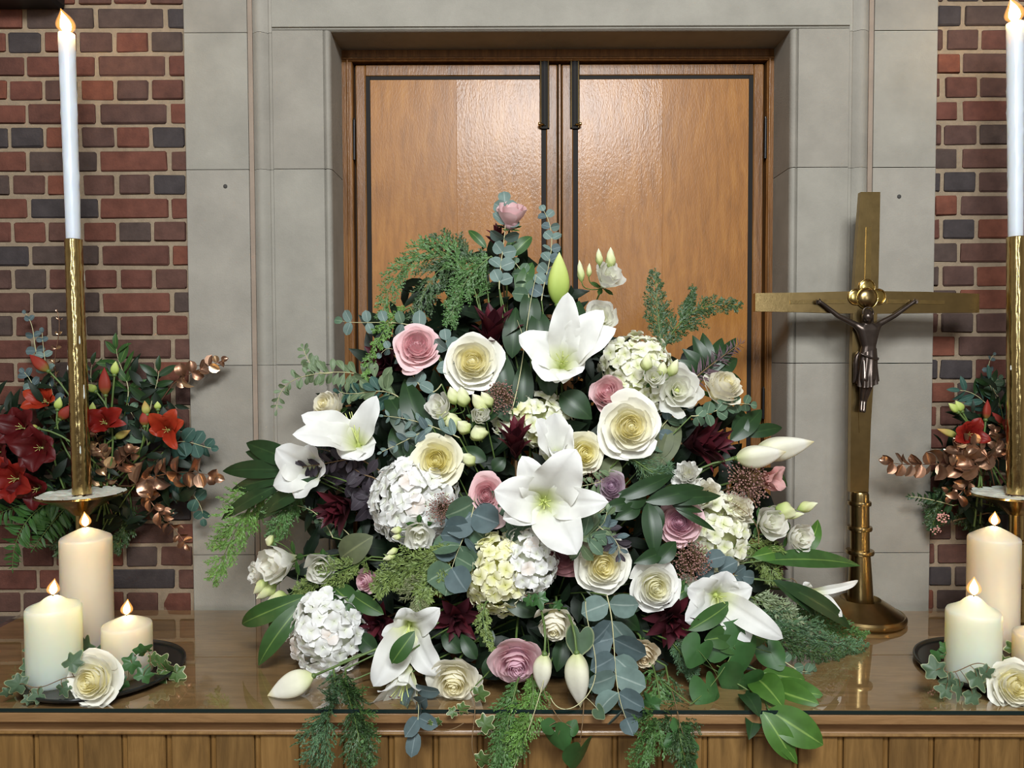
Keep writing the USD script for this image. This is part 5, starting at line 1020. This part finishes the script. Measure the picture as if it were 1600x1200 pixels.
leaves('dark broad leaf under the upper open lily', ((875, 615, 925, 655, 44), (860, 620, 850, 560, 34), (888, 560, 905, 470, 46), (850, 560, 838, 480, 40), (800, 660, 770, 600, 40), (795, 630, 778, 540, 34), (815, 650, 820, 560, 34), (775, 610, 752, 545, 32), (800, 560, 806, 480, 36), (830, 520, 826, 450, 34)), G_DARK, off=.03)
leaves('dark green leaves beneath the large cream rose', ((760, 660, 778, 598, 34), (700, 700, 660, 660, 30), (760, 720, 720, 700, 26), (770, 735, 790, 715, 24)), G_DARK, off=.02)
leaves('green leaves under the top pink rose', ((800, 400, 831, 370, 22), (795, 402, 800, 372, 14), (760, 388, 732, 360, 14), (808, 470, 832, 410, 26), (818, 470, 812, 415, 24)), G_MID, off=.03, shape='oval')
leaves('dark leaves behind the closed lilies by the stone', ((1160, 680, 1222, 668, 22), (1140, 690, 1190, 640, 30), (1150, 690, 1160, 640, 28), (1185, 735, 1230, 760, 28)), G_DARK, off=.04)
leaves('brownish green leaves between the largest cream rose and burgundy bracts', ((1025, 720, 1040, 660, 36), (1030, 730, 1060, 660, 30), (1000, 735, 1022, 700, 40), (945, 750, 962, 715, 36)), G_DULL, off=.03, shape='oval')
leaves('mid green leaves above the low oval hydrangea', ((520, 960, 508, 935, 24), (560, 950, 520, 915, 40), (558, 965, 560, 920, 30), (600, 960, 545, 925, 28)), G_MID, off=.02)
leaves('mid green leaves beneath the creamy pink upright rose', ((960, 935, 900, 905, 26), (1000, 925, 985, 960, 26), (960, 950, 1000, 985, 30), (840, 960, 780, 930, 32), (770, 985, 750, 1010, 26), (880, 1000, 870, 1050, 28), (930, 1010, 924, 1085, 34)), G_DARK, off=.03)
leaves('small leaves left standing between the pale lily and the greenish white rose', ((1050, 935, 1078, 916, 24), (1062, 930, 1070, 905, 16)), G_MID, off=.0)
leaves('dark leaves above the white rose facing down', ((720, 1020, 690, 985, 28), (745, 1030, 720, 990, 24), (760, 1060, 770, 1020, 24), (590, 1020, 560, 990, 30)), G_DARK, off=.03)

# ivy and thin twigs
ivy('large heart-shaped ivy leaves at the base beside the laurel fan', ((1080, 1100), (1120, 1060), (1150, 1010)), ((1146, 1012, 78, 60), (1157, 1062, 66, -110), (1106, 1080, 58, -90), (1205, 1020, 44, -60), (1090, 1015, 48, -120)), IVY, off=-.045, kind='heart', seed=2, vmat=STEM)
ivy('heart-shaped ivy leaf hanging on a thread over the altar front', ((906, 1040), (912, 1090), (910, 1130), (906, 1160)), ((905, 1175, 54, -90), ), IVY, off=-.03, kind='heart', seed=3)
ivy('ivy leaves on the looping vine around the plump hanging bud', ((915, 940), (925, 1000), (922, 1080), (880, 1108), (860, 1090)), ((905, 998, 44, -95), (936, 1112, 22, -60)), IVY_G, off=-.045, kind='heart', seed=4, vmat=STEM_PALE)
ivy('dull ivy leaves drooping over the altar edge by the heart-shaped one', ((850, 1080), (865, 1110), (880, 1130)), ((872, 1150, 42, -60), (893, 1138, 22, 60), (858, 1135, 24, 150)), IVY, off=-.03, kind='heart', seed=5)
ivy('ivy leaf over the conifer at the altar edge', ((1050, 1080), (1058, 1110), (1062, 1130)), ((1060, 1150, 52, -40), (1016, 1098, 34, -95), (1075, 1185, 32, -60)), IVY, off=-.03, seed=6)
ivy('variegated ivy trailing over the altar edge under the white rose', ((735, 1080), (742, 1110), (738, 1150), (745, 1190)), ((757, 1132, 28, 40), (722, 1108, 20, 20), (752, 1188, 26, 30), (708, 1112, 16, 200), (748, 1085, 26, 10)), IVY_V, off=-.03, seed=7)
ivy('fine variegated ivy twig resting on the wooden edge', ((668, 1132), (690, 1142), (710, 1138), (724, 1130)), ((684, 1128, 14, 20), (672, 1130, 9, 90)), IVY_V, off=-.03, seed=8, rooted=False)
ivy('small ivy leaves beneath the cream hydrangea and half-open rose', ((820, 930), (838, 935), (850, 945)), ((842, 935, 26, -70), (828, 938, 18, 180), (872, 944, 16, -80)), IVY, off=-.03, seed=9)
def twig(label, pts, off=0., rad=.0012, m=None, side=()):
    c = path3(pts, off, None, 30); t = Thing('bare_twig', label, 'twig', 'bare twigs', at=c[0]); t.part('stem', tube(c, np.linspace(rad, rad * .5, 30), 6), m or STEM_BROWN)
    for i, (sxp, syp) in enumerate(side):
        p = P(sxp, syp, D(sxp, syp, off)); j = np.argmin(np.linalg.norm(c - p, axis=1)); j = max(0, j - 5); t.part('side_shoot', tube([c[j], (c[j] + p) / 2 + [0, -.004, .003], p], [rad * .7, rad * .5, rad * .3], 5), m or STEM_BROWN)
    root(t, c[0], rad)
twig('bare straw twig leaning beside the upper open lily', ((800, 640), (815, 570), (822, 520), (838, 430)), .0, .0016, STEM_PALE, ((808, 500),))
twig('dark twig arching over the frilly cream carnation', ((1185, 850), (1178, 815), (1150, 790), (1130, 780)), -.04, .0011, None, ((1140, 800), (1165, 785)))
twig('curly brown twig between the two long dark leaves', ((1235, 905), (1255, 925), (1270, 945), (1266, 930)), -.02, .001, None, ((1262, 938),))
twig('thin pale vine hanging beside the slim white bud', ((858, 1020), (845, 1080), (822, 1150), (800, 1210)), -.045, .0013, STEM_PALE)
# ------------------------------------------------------------------ roses and ivy on the candle trays
rose('cream rose lying on the tray in front of the shortest candle by the ferns', 152, 1061, 42, (-.1, .2), 'cream', 33, d=1.51, group='roses on the candle trays', stem=False)
rose('full cream rose lying on the candle tray nearest to the crucifix', 1579, 1068, 39, (-.05, .22), 'cream', 34, d=1.50, group='roses on the candle trays', stem=False)
def tivy(label, vine, items, m, d, seed): ivy(label, vine, items, m, d=d, seed=seed, rooted=False, group='ivy on the candle trays', vrad=.0009)
tivy('ivy trail with a pointed leaf before the peaked candle by the ferns', ((40, 1070), (70, 1072), (100, 1060), (120, 1058)), ((112, 1036, 32, 60), (30, 1070, 30, 160), (98, 1075, 24, -60), (60, 1086, 24, 200), (12, 1082, 18, 190), (45, 1092, 16, 195)), IVY_G, 1.50, 11)
tivy('ivy climbing the outer side of the peaked candle near the ferns', ((40, 1075), (44, 1040), (46, 1010)), ((46, 1012, 22, 80), (45, 1040, 26, 70), (38, 1062, 26, 150)), IVY_G, 1.56, 12)
tivy('ivy curling across the shortest candle beside the tray rose', ((180, 1075), (200, 1058), (204, 1035), (226, 1016), (234, 1040)), ((222, 1018, 26, 40), (206, 1036, 28, -150), (224, 1056, 26, 60), (190, 1066, 26, 200)), IVY, 1.54, 13)
tivy('ivy leaves gathered at the far rim of the tray by the ferns', ((235, 1066), (250, 1050), (270, 1040)), ((250, 1036, 26, 50), (262, 1044, 30, 20), (248, 1056, 30, -40), (275, 1052, 26, -20), (240, 1030, 18, 80)), IVY_V, 1.62, 14)
tivy('dark ivy tucked between the three candles by the ferns', ((128, 1040), (140, 1025), (155, 1025)), ((134, 1012, 32, 70), (150, 1026, 30, 10), (142, 1035, 24, -60)), IVY_G, 1.66, 15)
tivy('ivy trail across the foot of the peaked candle nearest to the crucifix', ((1470, 1045), (1490, 1050), (1520, 1038), (1548, 1045)), ((1462, 1048, 34, 100), (1526, 1058, 34, -80), (1500, 1074, 32, -120), (1520, 1086, 30, -70), (1484, 1062, 24, 200), (1540, 1052, 24, 20), (1478, 1078, 26, 170)), IVY_G, 1.50, 16)
tivy('ivy sprig behind the peaked candle nearest to the crucifix', ((1475, 1050), (1480, 1020), (1485, 1005)), ((1478, 1014, 22, 60), (1466, 1026, 22, 140)), IVY, 1.60, 17)
tivy('ivy leaf between the candles and tray rose nearest to the crucifix', ((1560, 1050), (1580, 1030), (1588, 1010)), ((1584, 1014, 26, 70), (1566, 1036, 24, 30)), IVY_V, 1.66, 18)

# ------------------------------------------------------------------ the two red and copper arrangements against the brick
def vase(label, px, py, d, top_py):
    c = P(px, py, d); c[2] = Z0; h = P(px, top_py, d)[2] - Z0
    t = Thing('dark_vase', label, 'vase', 'dark vases behind the tall candles', at=c)
    t.part('body', lathe([(0, Z0 + .0006), (.03, Z0 + .0006), (.034, Z0 + .006), (.026, Z0 + .03), (.024, Z0 + h * .7), (.036, Z0 + h), (.034, Z0 + h), (.022, Z0 + h * .7), (0, Z0 + h * .68)], c * [1, 1, 0], 36), VASEM, 35)
    t.part('foot_ring', lathe([(.031, Z0 + .0003), (.0355, Z0 + .001), (.0355, Z0 + .005), (.031, Z0 + .006)], c * [1, 1, 0], 36), VASEM, 35)
VD = 2.045
vase('slim dark vase behind the tall candle, holding the red lilies with the ferns', 146, 960, VD, 800)
vase('slim dark vase behind the tall candle, holding the red lilies near the crucifix', 1556, 960, VD, 800)
CORE_WHITE = CORE
def red_side(cx, cy): 
    global CORE
    CORE = np.array([*P(cx, cy, VD)[:1], VD, P(cx, cy, VD)[2]])
red_side(146, 800)
RG, RC, RB = 'red lilies against the brick', 'copper eucalyptus sprigs', 'lily buds against the brick'
gf2 = np.random.default_rng(5)
def dark_mass(label, poly, n, mats, d0, d1, lo=20, hi=42):
    pg = Polygon(poly); b = pg.bounds; t = Thing('filler_foliage', label, 'foliage', at=P((b[0] + b[2]) / 2, (b[1] + b[3]) / 2, d0), kind='stuff'); L_ = []
    while len(L_) < n:
        px, py = gf2.uniform(b[0], b[2]), gf2.uniform(b[1], b[3])
        if not pg.contains(Point(px, py)): continue
        d = gf2.uniform(d0, d1); c = P(px, py, d); a = gf2.uniform(0, 6.28); L = gf2.uniform(lo, hi) * d / F; e = c + np.array([math.cos(a), gf2.normal(0, .15), math.sin(a)]) * L
        if e[1] > 2.075: continue
        L_.append(blade(c, e, [gf2.normal(0, .4), -1, .3 + gf2.normal(0, .4)], L * gf2.uniform(.25, .45), 'lance', .2, .1, 3, 5))
    t.part('leaves', join(L_), mats, kind='stuff')
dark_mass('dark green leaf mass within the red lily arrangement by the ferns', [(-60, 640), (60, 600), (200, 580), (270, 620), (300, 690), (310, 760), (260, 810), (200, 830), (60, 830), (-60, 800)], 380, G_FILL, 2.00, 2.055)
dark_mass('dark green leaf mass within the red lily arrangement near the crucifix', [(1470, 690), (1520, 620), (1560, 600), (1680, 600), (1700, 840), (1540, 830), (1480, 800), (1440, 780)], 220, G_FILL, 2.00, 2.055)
def rl(label, px, py, az, pet, m, seed, st=5, d=1.99): lily(label, px, py, az, pet, seed, d=d, stamens=st, mat_=m, group=RG, st_len=.5, th0=20.)
rl('orange-red lily at the outer end nearest to the stone, above the teal leaves', 264, 672, (.1, .1), ((60, 36, 22, 80), (125, 30, 22, 60), (-55, 36, 16, 84), (25, 32, 20, 76), (180, 22, 18, 70)), ORANGE, 1)
rl('red lily beside the brass tube above the copper leaves', 166, 662, (.1, .3), ((25, 36, 22, 80), (80, 22, 24, 70), (150, 26, 24, 70), (-10, 40, 14, 90), (230, 20, 22, 70)), RED, 2)
rl('small orange-red lily on the outer side of the brass tube', 76, 630, (-.1, .4), ((60, 22, 16, 80), (10, 20, 14, 80), (160, 30, 18, 80), (210, 30, 18, 80), (110, 22, 16, 70)), ORANGE, 3, d=2.02)
rl('deep crimson lily lowest of the dark red cluster', 30, 748, (-.05, .1), ((170, 40, 26, 80), (110, 36, 28, 76), (40, 36, 26, 80), (-20, 44, 28, 84), (-80, 36, 26, 84), (230, 40, 26, 84)), RED, 4)
rl('deep crimson lily topmost of the dark red cluster', 40, 670, (-.1, .3), ((170, 36, 26, 80), (110, 30, 28, 76), (40, 34, 26, 80), (-20, 38, 28, 84), (-80, 36, 26, 84), (230, 34, 26, 84)), CRIMSON, 5)
rl('deep crimson bloom in the middle of the dark red cluster beside the tube', 66, 700, (.1, .1), ((170, 36, 28, 80), (100, 34, 30, 76), (30, 28, 26, 80), (-30, 34, 28, 84), (-90, 36, 28, 84), (235, 34, 28, 84)), CRIMSON, 6, d=1.97)
rl('crimson bloom at the outer picture edge of the dark red cluster', 6, 706, (-.2, .1), ((170, 36, 28, 80), (100, 34, 30, 76), (30, 32, 26, 80), (-30, 36, 28, 84), (-90, 36, 28, 84), (235, 34, 28, 84)), CRIMSON, 7, d=2.0)
rl('crimson bloom under the dark red cluster above the ferns', 62, 762, (.0, -.1), ((170, 34, 24, 80), (100, 30, 26, 76), (30, 26, 22, 80), (-30, 34, 24, 84), (-90, 30, 24, 84)), CRIMSON, 8, d=1.99)
def bd(label, bx, by, tx, ty, w, m, d=2.0): lily_bud(label, bx, by, tx, ty, w, m, d=d, group=RB)
bd('red lily bud leaning outward near the blue-grey leaves', 76, 580, 46, 554, 17, BUD_R)
bd('upright red lily bud above the beside-the-tube lily', 165, 618, 163, 574, 17, BUD_R)
bd('dark red bud leaning on the brass tube', 94, 655, 112, 632, 16, BUD_R, 2.0)
bd('red bud below a yellow bud near the orange lily', 226, 666, 226, 640, 14, BUD_R)
bd('yellow-green bud above the orange lily', 230, 648, 226, 626, 12, BUD_Y)
bd('green bud standing above the orange lily', 247, 640, 246, 627, 10, BUD_G)
bd('green bud in front of the large pale-veined leaves', 179, 586, 181, 564, 12, BUD_G)
bd('green bud next to the brass tube above the red lily', 145, 646, 145, 628, 10, BUD_G)
bd('green bud on the outer side of the brass tube', 90, 640, 94, 620, 12, BUD_G)
bd('yellow-green bud lying beneath the red lily', 180, 684, 204, 672, 12, BUD_Y)
bd('pale orange bud poking from the dark red cluster', 60, 670, 43, 668, 11, BUD_Y, 1.95)
bd('pale green bud close behind the brass tube', 150, 612, 138, 600, 12, BUD_G)
def cs(label, pts, n, leaf, m, seed, d=2.0, asp=.85, ang=60, shape='round'): sprig(label, pts, n, leaf, asp, m, ang=ang, shape=shape, name='copper_eucalyptus', group=RC, d=d, seed=seed, stem_mat=COPPER_D, rnd=.7, taper=.4, fold=.5, bend=.15)
cs('copper eucalyptus spray lying sideways toward the stone', ((205, 760), (240, 745), (280, 738), (335, 745)), 8, 32, (COPPER, COPPER_D), 51, 1.985)
cs('copper eucalyptus spray drooping past the tall candle', ((225, 765), (240, 790), (262, 815), (290, 850)), 9, 24, (COPPER_D, COPPER_D, COPPER), 52, 2.0, .6, 50, 'oval')
cs('bright copper eucalyptus sprig with curled leaves over the stone', ((270, 600), (300, 582), (325, 572), (346, 564)), 6, 22, (COPPER, GOLDP, COPPER_D), 53, 2.03)
cs('upright copper eucalyptus sprig beside the brass tube', ((165, 750), (163, 720), (155, 695), (148, 672)), 6, 22, (COPPER, GOLDP), 54, 2.0)
cs('silvery copper leaves just above the drip pan', ((140, 752), (155, 748), (168, 745), (176, 738)), 4, 20, (COPPER, GOLDP), 55, 2.02)
cs('copper rosette under the red lily', ((182, 730), (192, 718), (202, 710), (208, 706)), 4, 24, (COPPER, COPPER_D), 56, 1.99)
cs('thin copper twig rising against the brick', ((92, 600), (86, 560), (92, 520), (90, 488)), 5, 10, (COPPER, GOLDP), 57, 2.05, .6)
def es(label, pts, n, leaf, m, seed, d=2.03, asp=.85, shape='round', **k): sprig(label, pts, n, leaf, asp, m, name='eucalyptus_sprig', group='eucalyptus against the brick', d=d, seed=seed, shape=shape, **k)
es('blue-grey eucalyptus leaves at the outer top of the red arrangement by the ferns', ((90, 640), (78, 600), (70, 560), (66, 520)), 5, 22, (EUC_D, EUC), 61)
es('blue-grey eucalyptus leaf trio near the outward red bud', ((60, 625), (52, 605), (45, 590), (38, 582)), 3, 24, (EUC_D, EUC), 62)
es('thin eucalyptus twig with sparse leaves on the brick', ((60, 560), (54, 535), (50, 510), (40, 490)), 3, 17, EUC_D, 63, 2.06)
es('teal eucalyptus sprig reaching over the stone beside the orange lily', ((262, 700), (290, 690), (310, 695), (330, 700)), 4, 30, EUC_T, 64, 2.02)
es('teal eucalyptus sprig hanging over the stone below the copper spray', ((270, 740), (295, 765), (310, 785), (318, 810)), 4, 32, EUC_T, 65, 2.03)
es('teal eucalyptus leaves beneath the upright red bud', ((230, 700), (215, 660), (205, 645), (200, 630)), 3, 34, (EUC_T, EUC_G), 66, 2.035, .7)
def sl_(label, pts, n, leaf, m, seed, d=2.03): sprig(label, pts, n, leaf, .36, m, name='leafy_sprig', group='green leaf sprigs against the brick', d=d, seed=seed, shape='oval', ang=48, taper=.3)
sl_('pale-veined green leaf spray against the brick above the red lily', ((200, 620), (196, 590), (186, 565), (182, 545)), 5, 40, G_MID, 71)
sl_('dark green leaf spray near the stone above the orange lily', ((235, 640), (242, 610), (246, 595), (248, 580)), 4, 40, G_DARK, 72)
sl_('dark leaves close beside the brass tube', ((140, 640), (144, 610), (142, 590), (144, 570)), 4, 34, G_DARK, 73, 2.04)
sprig('bright green fern frond hanging at the outer edge below the crimson blooms', ((95, 778), (55, 800), (30, 835), (20, 888)), 26, 38, .24, FERN_L, ang=66., shape='lance', name='fern_frond', group='ferns below the red lilies', stem_mat=STEM, d=1.985, seed=121, joined=True, rnd=.3, taper=.75, jit=.08, nu=3, nt=5)
sprig('bright green fern frond next to the outer one beneath the crimson blooms', ((112, 785), (92, 805), (70, 832), (52, 858)), 22, 34, .24, FERN_L, ang=66., shape='lance', name='fern_frond', group='ferns below the red lilies', stem_mat=STEM, d=1.99, seed=122, joined=True, rnd=.3, taper=.75, jit=.08, nu=3, nt=5)
sprig('fern frond spreading to the picture edge under the crimson blooms', ((90, 780), (45, 785), (5, 800), (-35, 825)), 24, 36, .24, FERN_L, ang=66., shape='lance', name='fern_frond', group='ferns below the red lilies', stem_mat=STEM, d=2.005, seed=123, joined=True, rnd=.3, taper=.75, jit=.08, nu=3, nt=5)
sprig('small fern frond under the drip pan beside the tall candle', ((150, 790), (172, 800), (195, 802), (215, 795)), 16, 24, .24, FERN_L, ang=66., shape='lance', name='fern_frond', group='ferns below the red lilies', stem_mat=STEM, d=2.055, seed=124, joined=True, rnd=.3, taper=.75, jit=.08, nu=3, nt=5)
conifer('dark conifer hanging behind the tall candle by the copper droop', ((120, 790), (100, 815), (95, 840), (100, 868)), 34, PINE_D, 125, 24, d=2.03)
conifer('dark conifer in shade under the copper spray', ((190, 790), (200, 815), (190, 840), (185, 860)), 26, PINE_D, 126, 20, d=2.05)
red_side(1556, 800)
rl('red lily with a curled petal near the stone by the crucifix', 1510, 680, (-.1, .2), ((170, 26, 22, 70), (60, 28, 20, 80), (110, 20, 22, 70), (-20, 28, 18, 84), (200, 30, 18, 80)), RED, 9)
rl('red lily cut off by the brass tube beyond the crucifix', 1572, 668, (.1, .2), ((170, 24, 18, 70), (60, 24, 18, 80), (110, 22, 20, 70), (-20, 24, 18, 84), (230, 22, 18, 80)), RED, 10, d=2.0)
bd('slender orange lily bud pointing at the stone by the crucifix', 1496, 682, 1464, 670, 11, BUD_Y)
bd('upright red bud beside the orange one near the far brass tube', 1540, 656, 1543, 624, 12, BUD_R)
bd('orange bud sloping to the far brass tube', 1566, 664, 1550, 644, 12, BUD_R)
bd('lower of the two lime buds against the brick by the crucifix', 1497, 644, 1482, 630, 12, BUD_G)
bd('upper of the two lime buds against the brick by the crucifix', 1503, 643, 1493, 626, 13, BUD_G)
cs('copper eucalyptus spray stretching toward the crucifix', ((1505, 728), (1470, 725), (1430, 726), (1388, 722)), 8, 30, (COPPER, COPPER_D), 58, 1.985)
cs('copper eucalyptus cluster before the dark leaves near the far drip pan', ((1530, 735), (1520, 720), (1505, 712), (1495, 700)), 5, 32, (COPPER, COPPER_D), 59, 1.97)
cs('silvery copper leaves beneath the curled red lily', ((1545, 720), (1530, 700), (1515, 692), (1502, 690)), 4, 22, (COPPER, GOLDP), 60, 1.96)
cs('copper leaves between the red lily and the far brass tube', ((1560, 720), (1556, 700), (1558, 685), (1552, 672)), 4, 22, (COPPER, GOLDP, COPPER_D), 61, 1.99)
cs('dull copper sprig hanging by the rosemary-like sprig', ((1520, 750), (1505, 765), (1495, 775), (1480, 770)), 4, 24, (COPPER_D, COPPER), 62, 2.0, .6)
es('grey-green eucalyptus leaf beside the far brass tube', ((1560, 620), (1552, 605), (1560, 592)), 2, 22, EUC_G, 67)
es('thin grey eucalyptus twig rising by the far brass tube', ((1550, 620), (1546, 590), (1545, 570), (1552, 555)), 4, 14, EUC_D, 68, 2.06)
sl_('dark teal leaf spray behind the lime buds', ((1560, 660), (1540, 630), (1520, 615), (1500, 610)), 5, 34, (EUC_T, G_DARK), 74)
sl_('dark teal leaf spray behind the upright red bud', ((1565, 660), (1560, 630), (1550, 610), (1545, 592)), 4, 36, (EUC_T, G_DARK), 75)
sprig('dark rosemary-like sprig below the copper spray by the stone', ((1490, 790), (1460, 782), (1440, 778), (1420, 776)), 12, 15, .4, G_DARK, name='leafy_sprig', group='green leaf sprigs against the brick', d=2.02, seed=76, shape='oval', ang=55)
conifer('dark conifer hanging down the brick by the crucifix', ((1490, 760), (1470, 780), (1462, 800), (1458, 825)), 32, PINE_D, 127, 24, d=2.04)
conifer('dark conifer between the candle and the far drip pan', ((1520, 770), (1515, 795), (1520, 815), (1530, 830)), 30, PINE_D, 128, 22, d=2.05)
skimmia('tiny pink wax flowers hanging below the dark conifer by the stone', 1472, 808, 9, (0, .1), 86, PINKB, 26, d=2.02, name='wax_flower', group='pink wax flowers', ball=.2)
skimmia('lowest tiny pink wax flower by the stone edge', 1462, 828, 7, (0, .1), 87, PINKB, 18, d=2.02, name='wax_flower', group='pink wax flowers', ball=.22)
